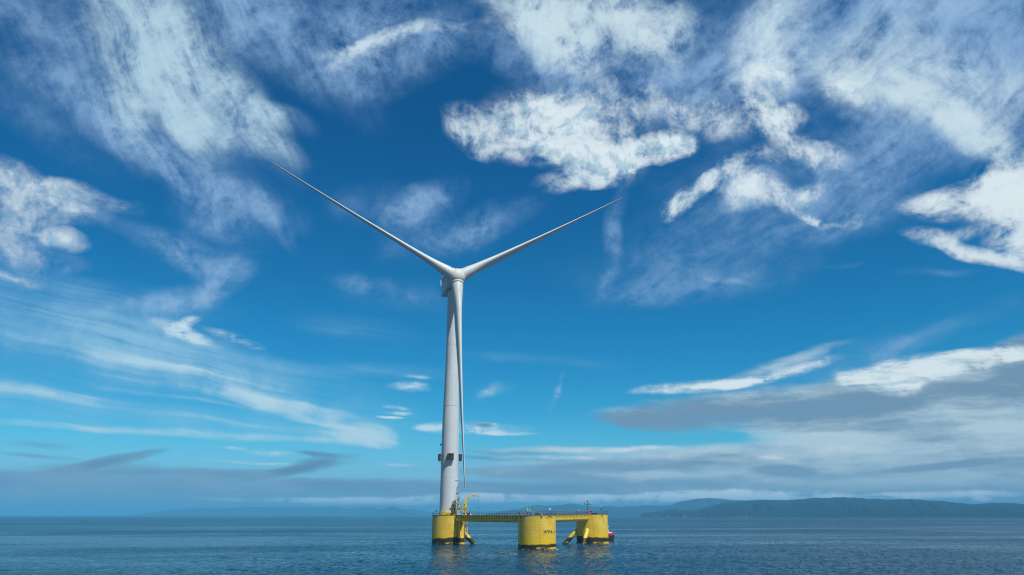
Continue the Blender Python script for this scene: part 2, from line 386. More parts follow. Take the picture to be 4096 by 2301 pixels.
def grid_quads(nr, nc, wrap=False):
    i, j = np.meshgrid(np.arange(nr - 1), np.arange(nc if wrap else nc - 1), indexing='ij')
    j2 = (j + 1) % nc
    return np.stack([i * nc + j, i * nc + j2, (i + 1) * nc + j2, (i + 1) * nc + j], -1).reshape(-1, 4)

class MB:
    """collects shapes into one mesh"""
    def __init__(self): self.bm = bmesh.new()
    def box(self, c, s, rot=None, bevel=0.0):
        r = bmesh.ops.create_cube(self.bm, size=1.0)
        vs = r['verts']
        M = Matrix.Translation(Vector(c)) @ (rot.to_4x4() if rot is not None else Matrix.Identity(4)) @ Matrix.Diagonal((*s, 1))
        bmesh.ops.transform(self.bm, matrix=M, verts=vs)
        if bevel:
            es = list({e for v in vs for e in v.link_edges})
            bmesh.ops.bevel(self.bm, geom=es, offset=bevel, segments=2, profile=0.7, affect='EDGES')
        return self
    def tube(self, pts, r, seg=10, caps=True, smooth=True):
        pts = [Vector(p) for p in pts]
        rs = r if hasattr(r, '__len__') else [r] * len(pts)
        rings = []
        t0 = (pts[1] - pts[0]).normalized()
        up = Vector((0, 0, 1)) if abs(t0.z) < 0.9 else Vector((1, 0, 0))
        x = t0.cross(up).normalized()
        for i, p in enumerate(pts):
            t = ((pts[min(i + 1, len(pts) - 1)] - p).normalized() + (p - pts[max(i - 1, 0)]).normalized())
            if t.length < 1e-6: t = t0.copy()
            t.normalize()
            x = (x - t * x.dot(t)).normalized(); y = t.cross(x)
            rings.append([self.bm.verts.new(p + rs[i] * (x * math.cos(a) + y * math.sin(a))) for a in (2 * math.pi * k / seg for k in range(seg))])
        for a, b in zip(rings, rings[1:]):
            for k in range(seg):
                f = self.bm.faces.new((a[k], a[(k + 1) % seg], b[(k + 1) % seg], b[k])); f.smooth = smooth
        if caps:
            self.bm.faces.new(rings[0][::-1]); self.bm.faces.new(rings[-1])
        return self
    def lathe(self, prof, seg=48, caps=(True, True), c=(0, 0, 0)):
        """profile of (radius, height) turned about the vertical"""
        c = Vector(c); rings = []
        for r, z in prof:
            rings.append([self.bm.verts.new(c + Vector((r * math.cos(2 * math.pi * k / seg), r * math.sin(2 * math.pi * k / seg), z))) for k in range(seg)])
        for i, (a, b) in enumerate(zip(rings, rings[1:])):
            for k in range(seg):
                f = self.bm.faces.new((a[k], a[(k + 1) % seg], b[(k + 1) % seg], b[k])); f.smooth = True
        if caps[0]: self.bm.faces.new(rings[0][::-1])
        if caps[1]: self.bm.faces.new(rings[-1])
        return self
    def loft(self, rings, closed_ends=True):
        R_ = [[self.bm.verts.new(Vector(p)) for p in ring] for ring in rings]
        n = len(R_[0])
        for a, b in zip(R_, R_[1:]):
            for k in range(n):
                f = self.bm.faces.new((a[k], a[(k + 1) % n], b[(k + 1) % n], b[k])); f.smooth = True
        if closed_ends:
            self.bm.faces.new(R_[0][::-1]); self.bm.faces.new(R_[-1])
        return self
    def ball(self, c, r, sub=2, scale=(1, 1, 1)):
        M = Matrix.Translation(Vector(c)) @ Matrix.Diagonal((scale[0], scale[1], scale[2], 1))
        res = bmesh.ops.create_icosphere(self.bm, subdivisions=sub, radius=r, matrix=M)
        for v in res['verts']:
            for f in v.link_faces: f.smooth = True
        return self
    def prism(self, pts, d):
        """flat outline (list of 3d points) given thickness vector d"""
        d = Vector(d)
        a = [self.bm.verts.new(Vector(p)) for p in pts]; b = [self.bm.verts.new(Vector(p) + d) for p in pts]
        n = len(a)
        self.bm.faces.new(a[::-1]); self.bm.faces.new(b)
        for k in range(n): self.bm.faces.new((a[k], a[(k + 1) % n], b[(k + 1) % n], b[k]))
        return self
    def build(self, name, mat=None, parent=None, loc=None, sharp=40):
        bmesh.ops.recalc_face_normals(self.bm, faces=self.bm.faces[:])
        for e in self.bm.edges:
            if len(e.link_faces) == 2 and e.calc_face_angle(0) > R(sharp): e.smooth = False
        me = bpy.data.meshes.new(name)
        self.bm.to_mesh(me); self.bm.free()
        return link(name, me, mat, parent, loc)

def islands(mb, name, mat, parent, loc=None):
    """build every loose piece of a collection as an object of its own"""
    bm = mb.bm; seen = set(); objs = []
    for v0 in list(bm.verts):
        if v0 in seen: continue
        stack, piece = [v0], []
        seen.add(v0)
        while stack:
            v = stack.pop(); piece.append(v)
            for e in v.link_edges:
                w = e.other_vert(v)
                if w not in seen: seen.add(w); stack.append(w)
        nb = MB(); idx = {v: nb.bm.verts.new(v.co) for v in piece}
        for f in {f for v in piece for f in v.link_faces}:
            g = nb.bm.faces.new([idx[v] for v in f.verts]); g.smooth = f.smooth
        objs.append(nb.build(name, mat, parent, loc))
    bm.free()
    return objs

def empty(name, loc=(0, 0, 0), rz=0.0, parent=None):
    o = bpy.data.objects.new(name, None)
    COL.objects.link(o); o.location = loc; o.rotation_euler = (0, 0, rz)
    o.empty_display_size = 0.5
    if parent: o.parent = parent
    return o

def tag(o, label=None, cat=None, group=None, kind=None):
    for k, v in (('label', label), ('category', cat), ('group', group), ('kind', kind)):
        if v: o[k] = v
    return o

# ------------------------------------------------------------------ materials
def material(name):
    m_ = bpy.data.materials.new(name); m_.use_nodes = True
    t = NT(m_.node_tree)
    b = m_.node_tree.nodes['Principled BSDF']
    return m_, t, b

def paint(name, col, rough=0.45, dirt=0.12, metal=0.0, scale=1.5, spec=0.5):
    m_, t, b = material(name)
    g = t.n('ShaderNodeTexCoord')
    n = t.noise(g.outputs['Object'], scale, 5, 0.6, dims='3D').outputs[0]
    dark = tuple(c * (1 - dirt * 2) for c in col)
    t.set(b.inputs['Base Color'], t.mix(t.smooth(n, .45, .75), col, dark))
    t.set(b.inputs['Roughness'], t.lin(n, .3, .7, rough - .06, rough + .1))
    b.inputs['Metallic'].default_value = metal
    b.inputs['Specular IOR Level'].default_value = spec
    return m_

def tower_material():
    m_, t, b = material('tower_paint')
    g = t.n('ShaderNodeTexCoord')
    n1 = t.noise(t.map(g.outputs['Object'], scale=(.7, .7, 9)), 1.0, 4, 0.6, dims='3D').outputs[0]
    n2 = t.noise(g.outputs['Object'], .35, 5, 0.6, dims='3D').outputs[0]
    s = t.n('ShaderNodeSeparateXYZ'); t.set(s.inputs[0], g.outputs['Object'])
    # welded can sections, each a shade of its own, with a thin seam between
    zz = t.m('DIVIDE', s.outputs[2], 2.9)
    cell = t.n('ShaderNodeTexWhiteNoise', noise_dimensions='1D'); t.set(cell.inputs['W'], t.m('FLOOR', zz))
    seam = t.smooth(t.m('ABSOLUTE', t.m('SUBTRACT', t.m('FRACT', zz), .5)), .487, .5)
    f = t.m('ADD', t.m('MULTIPLY', t.smooth(n1, .45, .8), .5), t.m('MULTIPLY', t.smooth(n2, .4, .75), .4))
    f = t.m('ADD', f, t.m('MULTIPLY', cell.outputs[0], .16))
    f = t.m('ADD', f, t.m('MULTIPLY', seam, .35))
    t.set(b.inputs['Base Color'], t.mix(f, (.56, .62, .64), (.46, .525, .55)))
    b.inputs['Roughness'].default_value = .42
    return m_

YEL = (.66, .47, .022)
def yellow_material(name, growth=1.5, amp=.5, ang0=0.0, band=3.3, rise=0.0):
    """sea-worn yellow paint: chalky above, stronger in the splash band, dark weed at the waterline with bare patches"""
    m_, t, b = material(name)
    g = t.n('ShaderNodeTexCoord'); P = g.outputs['Object']
    s = t.n('ShaderNodeSeparateXYZ'); t.set(s.inputs[0], P)
    z = s.outputs[2]
    ang = t.m('ARCTAN2', s.outputs[1], s.outputs[0])
    big = t.noise(P, .28, 5, .62, dims='3D').outputs[0]
    run = t.noise(t.map(P, scale=(.5, .5, 5)), 1.0, 5, .6, dims='3D').outputs[0]
    fine = t.noise(P, 3.2, 6, .68, dims='3D').outputs[0]
    hz = t.noise(t.map(P, scale=(4, 4, .22)), 1.0, 4, .55, dims='3D').outputs[0]
    chalk = (.70, .52, .06); strong = (.66, .44, .008); olive = (.48, .34, .02)
    c = t.mix(t.smooth(big, .42, .62), chalk, strong)
    c = t.mix(t.m('MULTIPLY', t.smooth(run, .55, .78), .55), c, olive)
    c = t.mix(t.m('MULTIPLY', t.smooth(hz, .50, .64), .55), c, (.68, .54, .16))
    c = t.mix(t.m('MULTIPLY', t.smooth(t.noise(P, .45, 5, .6, dims='3D', dist=.5).outputs[0], .54, .66), .5), c, (.56, .38, .006))
    rust = t.m('MULTIPLY', t.smooth(t.noise(t.map(P, scale=(.30, .30, 6.0)), 1.0, 5, .65, dims='3D').outputs[0], .57, .72), .55)
    rust = t.m('MULTIPLY', rust, t.smooth(t.m('MULTIPLY_ADD', t.m('SUBTRACT', big, .5), 9.0, z), 5.5, 9.5))
    c = t.mix(rust, c, (.42, .22, .02))
    # repainted band above the weed
    bandf = t.smooth(t.m('MULTIPLY_ADD', t.m('SUBTRACT', fine, .5), .06, z), band + .04, band - .04)
    c = t.mix(t.m('MULTIPLY', bandf, .85), c, (.70, .49, .006))
    # weed line
    top = t.m('ADD', t.m('MULTIPLY', t.m('SUBTRACT', big, .5), amp * 2.4), growth)
    top = t.m('ADD', top, t.m('MULTIPLY', t.m('SUBTRACT', fine, .5), 1.1))
    if rise:
        top = t.m('ADD', top, t.m('MULTIPLY', t.m('COSINE', t.m('SUBTRACT', ang, ang0)), rise))
    weed = t.smooth(t.m('SUBTRACT', top, z), -.06, .10)
    bare = t.m('MULTIPLY', t.smooth(t.m('ADD', fine, t.m('MULTIPLY', t.m('SUBTRACT', big, .5), 1.6)), .48, .58), t.m('MULTIPLY', t.smooth(z, .10, .25), t.smooth(z, .95, .6)))
    wc = t.mix(t.smooth(fine, .4, .65), (.006, .007, .005), (.030, .028, .010))
    wc = t.mix(t.smooth(t.m('SUBTRACT', top, z), .55, .0), wc, (.07, .055, .012))
    wf = t.m('MULTIPLY', weed, t.m('SUBTRACT', 1.0, t.m('MULTIPLY', bare, .9)))
    c = t.mix(wf, c, wc)
    t.set(b.inputs['Base Color'], c)
    t.set(b.inputs['Roughness'], t.lin(wf, 0, 1, .42, .55))
    bp = t.n('ShaderNodeBump'); bp.inputs['Strength'].default_value = .25; bp.inputs['Distance'].default_value = .03
    t.set(bp.inputs['Height'], t.m('ADD', fine, t.m('MULTIPLY', wf, 1.5)))
    t.set(b.inputs['Normal'], bp.outputs[0])
    return m_

M_TOWER = tower_material()
M_BLADE = paint('blade_gelcoat', (.52, .56, .56), .48, .05, scale=.25)
M_HUB = paint('hub_gelcoat', (.53, .56, .53), .6, .05, scale=.5)
M_NAC = paint('nacelle_shell', (.50, .54, .55), .45, .08, scale=.4)
M_YEL = paint('yellow_steel', (.70, .50, .02), .42, .10, scale=1.2)
M_YEL_D = paint('yellow_steel_stained', (.55, .40, .03), .5, .18, scale=1.6)
M_GREY = paint('galvanised_steel', (.20, .22, .24), .45, .15, .5)
M_RAIL = paint('railing_steel', (.11, .125, .14), .5, .15, .3)
M_DARK = paint('dark_steel', (.035, .037, .04), .5, .2)
M_BLACK = paint('black_lettering', (.012, .012, .013), .6, .0)
M_DECK = paint('deck_grating', (.16, .165, .15), .7, .2, scale=3)
M_RED = paint('red_plastic', (.55, .02, .03), .4, .1)
M_REDP = paint('red_hull_paint', (.48, .03, .015), .38, .15, scale=.8)
M_WHITE = paint('white_paint', (.78, .80, .80), .35, .06)
M_RUBBER = paint('fender_rubber', (.016, .016, .018), .75, .1)
M_LENS = paint('lantern_lens', (.55, .6, .62), .12, .0)
M_GLASS = paint('dark_window_glass', (.02, .03, .035), .08, .0)
M_SKIN = paint('skin', (.42, .24, .16), .5, .05)
M_NAVY = paint('navy_cloth', (.018, .022, .032), .85, .1)
M_JACKET = paint('dark_green_cloth', (.02, .035, .03), .85, .1)
M_HIVIS = paint('hi_vis_cloth', (.55, .72, .06), .7, .05)
M_RUST = paint('rusty_plate', (.16, .08, .015), .7, .2)

# ------------------------------------------------------------------ sea
def wave_field():
    rng = np.random.default_rng(11)
    n = 110
    lam = np.exp(rng.uniform(np.log(1.0), np.log(13.0), n))
    th = rng.normal(0.0, 0.8, n) + math.radians(22)          # running direction
    k = 2 * np.pi / lam
    slope = .024 * np.where(lam > 6, .5, 1.0)                 # each wave's steepness
    amp = slope / k
    return k * np.cos(th), k * np.sin(th), amp, rng.uniform(0, 2 * np.pi, n), lam

def sea_mesh():
    kx, ky, A, ph, lam = wave_field()
    th = np.concatenate([np.radians(np.linspace(-46, 46, 1000)), np.radians(np.linspace(46, 314, 72))[1:-1]])
    r = np.concatenate([[4, 30, 60], 84 * np.exp(np.arange(0, 1.0, .0036) * np.log(1400 / 84.)), 1500 * np.exp(np.linspace(0, 1, 46) * np.log(24000 / 1500.))])
    T, Q = np.meshgrid(th, r)
    X, Y = (Q * np.sin(T)).astype(np.float64), (Q * np.cos(T)).astype(np.float64)
    Z = np.zeros_like(X)
    inner = (Q > 70) & (Q < 1495) & (np.abs(np.where(T > np.pi, T - 2 * np.pi, T)) < np.radians(47))
    xi, yi, ri = X[inner], Y[inner], Q[inner]
    gust = .75 + .35 * np.sin(xi * .021 + 1.3 * np.sin(yi * .013) + yi * .017) * np.sin(yi * .009 + 2) 
    z = np.zeros_like(xi)
    for a, b, c, p, l in zip(kx, ky, A, ph, lam):
        fade = np.clip((l * 115 - ri) / (l * 50), 0, 1)          # far ripples are left to the surface roughness
        z += c * fade * np.sin(a * xi + b * yi + p)
    edge = np.clip((ri - 70) / 14, 0, 1) * np.clip((1490 - ri) / 300, 0, 1)
    Z[inner] = z * gust * edge
    co = np.stack([X, Y, Z], -1).reshape(-1, 3)
    co[:, 2] += 0
    q = grid_quads(len(r), len(th), wrap=True)
    return np_mesh('sea', co, q)

def sea_material():
    m_, t, b = material('sea_water')
    g = t.n('ShaderNodeNewGeometry'); P = g.outputs['Position']
    patch = t.noise(t.map(P, rot=R(14), scale=(190, 70, 1)), 1.0, 5, .6).outputs[0]
    patch2 = t.noise(t.map(P, loc=(50, 900, 0), rot=R(-6), scale=(1500, 330, 1)), 1.0, 4, .6).outputs[0]
    calm = t.smooth(t.m('ADD', t.m('MULTIPLY', patch, .5), t.m('MULTIPLY', patch2, .5)), .40, .60)
    far_ = t.n('ShaderNodeSeparateXYZ'); t.set(far_.inputs[0], P)
    calm = t.m('MULTIPLY', calm, t.lin(far_.outputs[1], 420, 1100, 1.0, .40))      # open water beyond the lee is rougher
    # slopes of the small chop, straight from noise so that they hold their steepness out to the horizon
    def slopes(rot, sx, sy, det, k):
        c = t.noise(t.map(P, rot=R(rot), scale=(sx, sy, 1)), 1.0, det, .6, .3).outputs['Color']
        return t.vm('MULTIPLY', t.vm('SUBTRACT', c, (.5, .5, .5)), (k, k, 0))
    sl_ = t.vm('ADD', t.vm('ADD', slopes(-16, .55, 1.7, 4, .90), slopes(-24, 1.5, 5.0, 4, .85)), slopes(-8, 7, 24, 4, .26))
    sl_ = t.vm('SCALE', sl_, s=t.lin(calm, 0, 1, 1.0, .46))
    nrm = t.vm('NORMALIZE', t.vm('ADD', g.outputs['Normal'], sl_))
    # the steep chop hides its far slopes, so a rough sea mirrors less of the sky than a flat one
    fr = t.n('ShaderNodeFresnel'); fr.inputs['IOR'].default_value = 1.333; t.set(fr.inputs['Normal'], nrm)
    gl = t.n('ShaderNodeBsdfGlossy'); t.set(gl.inputs['Roughness'], t.lin(calm, 0, 1, .10, .06)); t.set(gl.inputs['Normal'], nrm)
    df = t.n('ShaderNodeBsdfDiffuse'); t.set(df.inputs['Color'], t.mix(calm, (.006, .048, .098), (.008, .058, .11)))
    near = None
    for cx, cy in ((-22.5, 278.0), (7.5, 237.2), (28.9, 284.0)):
        dd = t.n('ShaderNodeVectorMath', operation='DISTANCE'); t.set(dd.inputs[0], P); dd.inputs[1].default_value = (cx, cy, 0)
        near = dd.outputs['Value'] if near is None else t.m('MINIMUM', near, dd.outputs['Value'])
    fn = t.noise(t.map(P, rot=R(20), scale=(.9, 1.6, 1)), 1.0, 6, .7, .6).outputs[0]
    foam = t.m('MULTIPLY', t.smooth(t.m('ADD', fn, t.lin(near, 5.6, 7.6, .16, -.12)), .56, .68), t.smooth(near, 8.5, 6.0))
    t.set(df.inputs['Color'], t.mix(foam, df.inputs['Color'].links[0].from_socket, (.55, .60, .62)))
    mx = t.n('ShaderNodeMixShader')
    t.set(mx.inputs[0], t.m('MULTIPLY', t.m('MULTIPLY', fr.outputs[0], t.lin(calm, 0, 1, .58, 1.0)), t.m('SUBTRACT', 1.0, t.m('MULTIPLY', foam, .8))))
    m_.node_tree.links.new(df.outputs[0], mx.inputs[1]); m_.node_tree.links.new(gl.outputs[0], mx.inputs[2])
    m_.node_tree.links.new(mx.outputs[0], m_.node_tree.nodes['Material Output'].inputs[0])
    m_.node_tree.nodes.remove(b)
    return m_

sea = link('sea', sea_mesh(), sea_material())
tag(sea, kind='structure')

# ------------------------------------------------------------------ hills beyond the water
def hill_material(name, a, b_):
    m_, t, b = material(name)
    g = t.n('ShaderNodeNewGeometry'); P = g.outputs['Position']
    n = t.noise(P, .004, 6, .65, dims='3D').outputs[0]
    n2 = t.noise(P, .02, 5, .65, dims='3D').outputs[0]
    t.set(b.inputs['Base Color'], t.mix(t.smooth(t.m('ADD', t.m('MULTIPLY', n, .6), t.m('MULTIPLY', n2, .4)), .42, .60), a, b_))
    b.inputs['Roughness'].default_value = .95
    b.inputs['Specular IOR Level'].default_value = .1
    return m_

def hill_range(name, ridge, shore, back, prof, mat, seed, rough):
    """a range of hills: skyline heights (compass degrees, metres) carried on real slopes from shore to ridge and down behind"""
    rng = np.random.default_rng(seed)
    a = np.array([p[0] for p in prof]); hh = np.array([p[1] for p in prof])
    az_ = np.linspace(a[0], a[-1], int((a[-1] - a[0]) / .045) + 2)
    H = np.interp(az_, a, hh)
    jit = np.zeros_like(az_)
    for f, k in ((2.2, .35), (5, .25), (11, .2), (25, .14), (60, .08)):
        jit += k * np.sin(az_ * f + rng.uniform(0, 6.28))
    H = np.maximum(H + jit * rough * np.clip(H / 30, 0, 1), 0.0)
    d = np.concatenate([np.linspace(shore, ridge, 18), np.linspace(ridge, back, 8)[1:]])
    A, D = np.meshgrid(np.radians(az_), d)
    u = np.where(D <= ridge, (D - shore) / (ridge - shore), 1 - (D - ridge) / (back - ridge))
    s = np.where(D <= ridge, .10 * np.clip(u * 12, 0, 1) + .9 * (u ** 1.7 * (3 - 2 * u ** .9) / 1.0).clip(0, 1), u * u * (3 - 2 * u))
    s[17] = 1.0
    gully = 1 + .28 * np.sin(A * 180 + 3 * np.sin(A * 71 + seed) + D * .0009) * np.sin(np.pi * np.clip(u, 0, 1)) * (D < ridge) * .8
    Z = H[None, :] * s * gully - 1.2 * (u <= 0.001)
    Z = np.where(D < ridge, np.minimum(Z, H[None, :] * (.25 + .75 * u) + 0.5), Z)
    co = np.stack([D * np.sin(A), D * np.cos(A), Z], -1).reshape(-1, 3)
    o = link(name, np_mesh(name, co, grid_quads(len(d), len(az_))), mat)
    return tag(o, kind='structure')

def skyline(pts, dist):
    """skyline read off a 4096-wide view, turned into (compass degrees, metres) at its distance"""
    out_ = []
    for px, py in pts:
        u, v = (px - 2048) / F4096, (1150.5 - py) / F4096
        c, s = math.cos(PITCH), math.sin(PITCH)
        d = Vector((u, c - v * s, s + v * c))
        out_.append((math.degrees(math.atan2(d.x, d.y)), max(CAM_H + dist * d.z / math.hypot(d.x, d.y), .5)))
    return out_

M_FOREST = hill_material('wooded_hillside', (.010, .022, .030), (.020, .038, .046))
M_HILL = hill_material('bare_hillside', (.02, .032, .03), (.04, .05, .045))
NEAR = [(2560, 2064), (2574, 2052), (2627, 2047), (2704, 2036), (2735, 2042), (2777, 2041), (2819, 2031), (2868, 2020), (2907, 2009), (2942, 2006.5), (2994, 2004), (3057, 1999.6), (3134, 2000), (3204, 1999),
        (3252, 1992), (3374, 1989.7), (3496, 1995), (3565, 1999), (3652, 1995.6), (3704, 2001), (3774, 2006), (3826, 2011), (3882, 2016.5), (3948, 2014), (4000, 2012), (4096, 2015), (4300, 2005), (4600, 2012), (5000, 2030), (5400, 2058)]
hill_range('wooded_hills', 5600, 3650, 8200, skyline(NEAR, 5600), M_FOREST, 3, 4.0)
FRONT = [(3100, 2066), (3180, 2050), (3240, 2030), (3300, 2014), (3420, 2006), (3530, 2012), (3600, 2022), (3700, 2029), (3850, 2032), (3960, 2026), (4096, 2030), (4300, 2026), (4500, 2050)]
hill_range('wooded_foothills', 4700, 3600, 5400, skyline(FRONT, 4700), M_FOREST, 8, 3.0)
MID = [(1930, 2061), (1960, 2057), (2000, 2048), (2040, 2039), (2054, 2036), (2069, 2037), (2092, 2033), (2113, 2026.5), (2133, 2022.5), (2152, 2021), (2185, 2022.5), (2227, 2021.5), (2268, 2018), (2300, 2016), (2333, 2021), (2374, 2027), (2399, 2027),
       (2440, 2024.5), (2477, 2028), (2522, 2024.7), (2592, 2022), (2645, 2023), (2687, 2018.8), (2721, 2006.6), (2763, 2001), (2795, 1994), (2823, 1993), (2840, 1992.6), (2889, 1996), (2924, 2001), (2959, 2001), (3100, 2003), (3300, 2012), (3500, 2030), (3600, 2058)]
hill_range('coastal_hills', 9300, 6800, 12500, skyline(MID, 9300), M_HILL, 5, 5.0)
ISLE = [(520, 2060), (560, 2057), (628, 2048), (670, 2039), (740, 2035), (879, 2033.7), (973, 2030), (1019, 2028), (1112, 2026.7), (1229, 2026.7), (1299, 2030), (1350, 2027), (1401, 2035), (1462, 2029), (1494, 2030), (1531, 2037), (1590, 2040), (1648, 2035), (1690, 2042), (1718, 2049), (1760, 2055), (1800, 2060)]
hill_range('island_hills', 15000, 12500, 17500, skyline(ISLE, 15000), M_HILL, 9, 7.0)
CONE = [(1480, 2060), (1504, 2053.7), (1531, 2040), (1555, 2028), (1571, 2025.5), (1592, 2032), (1625, 2045), (1648, 2053), (1690, 2060)]
hill_range('island_cone_hill', 12200, 11200, 13500, skyline(CONE, 12200), M_FOREST, 12, 3.0)

# pale houses of a town strung along the far shore
tb = MB()
rng = random.Random(5)
for i in range(420):
    a = R(rng.choice([rng.uniform(9.5, 36), rng.gauss(24, 2.2), rng.gauss(16, 1.5), rng.gauss(33, 2)]))
    if not R(9) < a < R(40): continue
    d = rng.uniform(3660, 3980); w = rng.uniform(4, 11); h = rng.uniform(3, 6)
    zb = 1.0 + (d - 3660) * .022 * rng.uniform(.5, 1.2)
    tb.box((d * math.sin(a), d * math.cos(a), zb + h / 2), (w, 9, h), Matrix.Rotation(-a + rng.uniform(-.5, .5), 3, 'Z'))
tag(tb.build('far_town', paint('town_render', (.17, .18, .18), .8, .25, scale=.02)), kind='stuff')

# ------------------------------------------------------------------ haze
hm = bpy.data.materials.new('haze_air'); hm.use_nodes = True
hn = NT(hm.node_tree)
hm.node_tree.nodes.remove(hm.node_tree.nodes['Principled BSDF'])
pv = hn.n('ShaderNodeVolumePrincipled')
pv.inputs['Color'].default_value = (.14, .585, 1.0, 1)
pv.inputs['Density'].default_value = 1.0 / 7200
pv.inputs['Anisotropy'].default_value = -.15
hm.node_tree.links.new(pv.outputs[0], hm.node_tree.nodes['Material Output'].inputs['Volume'])
haze = MB().box((0, 0, 111), (52000, 52000, 224)).build('haze', hm)
tag(haze, kind='stuff')

# ------------------------------------------------------------------ places of the three columns
C1, C2, C3 = Vector((-22.5, 278.0, 0)), Vector((7.5, 237.2, 0)), Vector((28.9, 284.0, 0))
RC = 5.7
M_MARK = paint('faded_marking', (.34, .25, .025), .6, .1)
DECK = {1: 9.8, 2: 9.72, 3: 10.1}
def toward_cam(c): return math.atan2(-c.y, -c.x)               # bearing of the viewer from a column
def around(c, deg, r, z):
    """point at r from a column's axis, deg to the right of the side that faces the viewer"""
    a = toward_cam(c) + R(deg)
    return Vector((c.x + r * math.cos(a), c.y + r * math.sin(a), z))

M_COL1 = yellow_material('column_paint_tower', 2.15, .75, R(-40), 3.2, .4)
M_COL2 = yellow_material('column_paint_front', 1.6, .45, 0, 3.3, .0)
M_COL3 = yellow_material('column_paint_far', 2.25, .8, math.radians(200), 3.5, .5)
M_TUBE = yellow_material('tube_paint', -5.0, .1, 0, -5)
M_BRACE = yellow_material('brace_paint', 2.2, .35, 0, 3.0)

plat = empty('floating_platform', (C1.x, C1.y, 0))
tag(plat, 'yellow floating platform of three round columns joined by walkway tubes, weedy at the waterline', 'floating platform')
OFF = -Vector((C1.x, C1.y, 0))

def rail_arc(mb, c, a0, a1, r, z, h=1.1, step=14, rad=.04, rails=(.55, 1.1)):
    n = max(2, int(abs(a1 - a0) / step) + 1)
    angs = [a0 + (a1 - a0) * i / (n - 1) for i in range(n)]
    for a in angs:
        p = around(c, a, r, z); mb.tube([p, p + Vector((0, 0, h))], rad, 6)
    m_ = max(4, int(abs(a1 - a0) / 6))
    for q in rails:
        mb.tube([around(c, a0 + (a1 - a0) * i / m_, r, z + q) for i in range(m_ + 1)], rad * .8, 6)

def shift(mb, v):
    bmesh.ops.translate(mb.bm, verts=mb.bm.verts[:], vec=v); return mb

def lettering(text, size, col, c, r, deg, z, parent, name='lettering', bold=0.0, space=1.0, mat=M_BLACK):
    """painted letters wrapped round a column"""
    cu = bpy.data.curves.new('tmp_text', 'FONT')
    cu.body = text; cu.size = size; cu.align_x = 'CENTER'; cu.align_y = 'CENTER'
    cu.space_character = space; cu.offset = bold; cu.extrude = .012; cu.resolution_u = 3
    o = bpy.data.objects.new('tmp_text', cu); COL.objects.link(o)
    dg = bpy.context.evaluated_depsgraph_get(); dg.update()
    me = bpy.data.meshes.new_from_object(o.evaluated_get(dg))
    bpy.data.objects.remove(o); bpy.data.curves.remove(cu)
    a0 = toward_cam(c) + R(deg)
    for v in me.vertices:
        x, y, d = v.co
        a = a0 + x / r
        rr = r + .018 + d
        v.co = Vector((c.x + rr * math.cos(a), c.y + rr * math.sin(a), z + y)) + OFF
    me.name = name; me.materials.clear()
    return link(name, me, mat, parent)

def column(c, deck, mat):
    mb = MB()
    prof = [(RC + .02, -3), (RC, 0.0)] + [(RC, z) for z in np.linspace(.6, deck - .35, 14)] + [(RC, deck - .22)]
    mb.lathe(prof, 96)
    o = mb.build('column', mat, plat, c + OFF)
    d = MB().lathe([(RC - .1, deck - .216), (RC + .02, deck - .21), (RC + .05, deck - .12), (RC + .05, deck - .02), (RC + .02, deck)], 96)
    d.build('deck_plate', M_DECK, o)
    return o

col1, col2, col3 = column(C1, DECK[1], M_COL1), column(C2, DECK[2], M_COL2), column(C3, DECK[3], M_COL3)

def on_col(mb, name, mat, col):
    """build a piece modelled in world coordinates as a sub-part of a column"""
    shift(mb, OFF - Vector(col.location)); return mb.build(name, mat, col)

# railings of the decks
mb = MB(); rail_arc(mb, C1, -178, -34, RC - .05, DECK[1], step=11); on_col(mb, 'railing', M_RAIL, col1)
mb = MB(); rail_arc(mb, C1, 95, 182, RC - .05, DECK[1], step=11); on_col(mb, 'railing', M_RAIL, col1)
mb = MB(); rail_arc(mb, C2, 82, 278, RC - .05, DECK[2], step=9); on_col(mb, 'railing', M_RAIL, col2)
mb = MB(); rail_arc(mb, C3, 30, 300, RC - .05, DECK[3], step=12); on_col(mb, 'railing', M_RAIL, col3)

def reparent(o, col):
    o.parent = col
    for v in o.data.vertices: v.co -= Vector(col.location)
    return o

# writing and marks
reparent(lettering('WFA-3', 1.32, None, C2, RC, 43.5, 5.05, plat, bold=.03, space=1.28), col2)
reparent(lettering('WFA-3', 1.32, None, C1, RC, -94, 5.05, plat, bold=.03, space=1.28), col1)
reparent(lettering('WFA-3', 1.32, None, C3, RC, 150, 5.05, plat, bold=.03, space=1.28), col3)
reparent(lettering('VIANA DO CASTELO', .34, None, C2, RC, 43, 9.06, plat, bold=.006), col2)
reparent(lettering('PT WFA-3', .34, None, C2, RC, 43, 9.40, plat, bold=.006), col2)
def draft_marks(c, deg, col):
    mb = MB()
    for k in range(8):
        z = 2.3 + k * .95
        for i, (dx, w, h) in enumerate(((1.4, .10, .12), (2.7, .07, .14), (3.8, .09, .14))):
            a = toward_cam(c) + R(deg + dx)
            mb.box(around(c, deg + dx, RC + .006, z), (.03, w, h), Matrix.Rotation(a, 3, 'Z'))
    a = toward_cam(c) + R(deg)
    mb.box(around(c, deg, RC + .004, 5.6), (.02, .035, 7.6), Matrix.Rotation(a, 3, 'Z'))
    on_col(mb, 'draft_scale', M_MARK, col)
draft_marks(C2, 6.5, col2)
def survey_cross(c, deg, z, col):
    mb = MB(); a = Matrix.Rotation(toward_cam(c) + R(deg), 3, 'Z')
    mb.box(around(c, deg, RC + .004, z), (.02, .95, .045), a); mb.box(around(c, deg, RC + .008, z), (.02, .045, .8), a)
    mb.box(around(c, deg + 6, RC + .008, z), (.02, .22, .13), a)
    on_col(mb, 'survey_cross', M_MARK, col)
survey_cross(C3, 11, 5.9, col3); survey_cross(C1, 4, 6.6, col1)
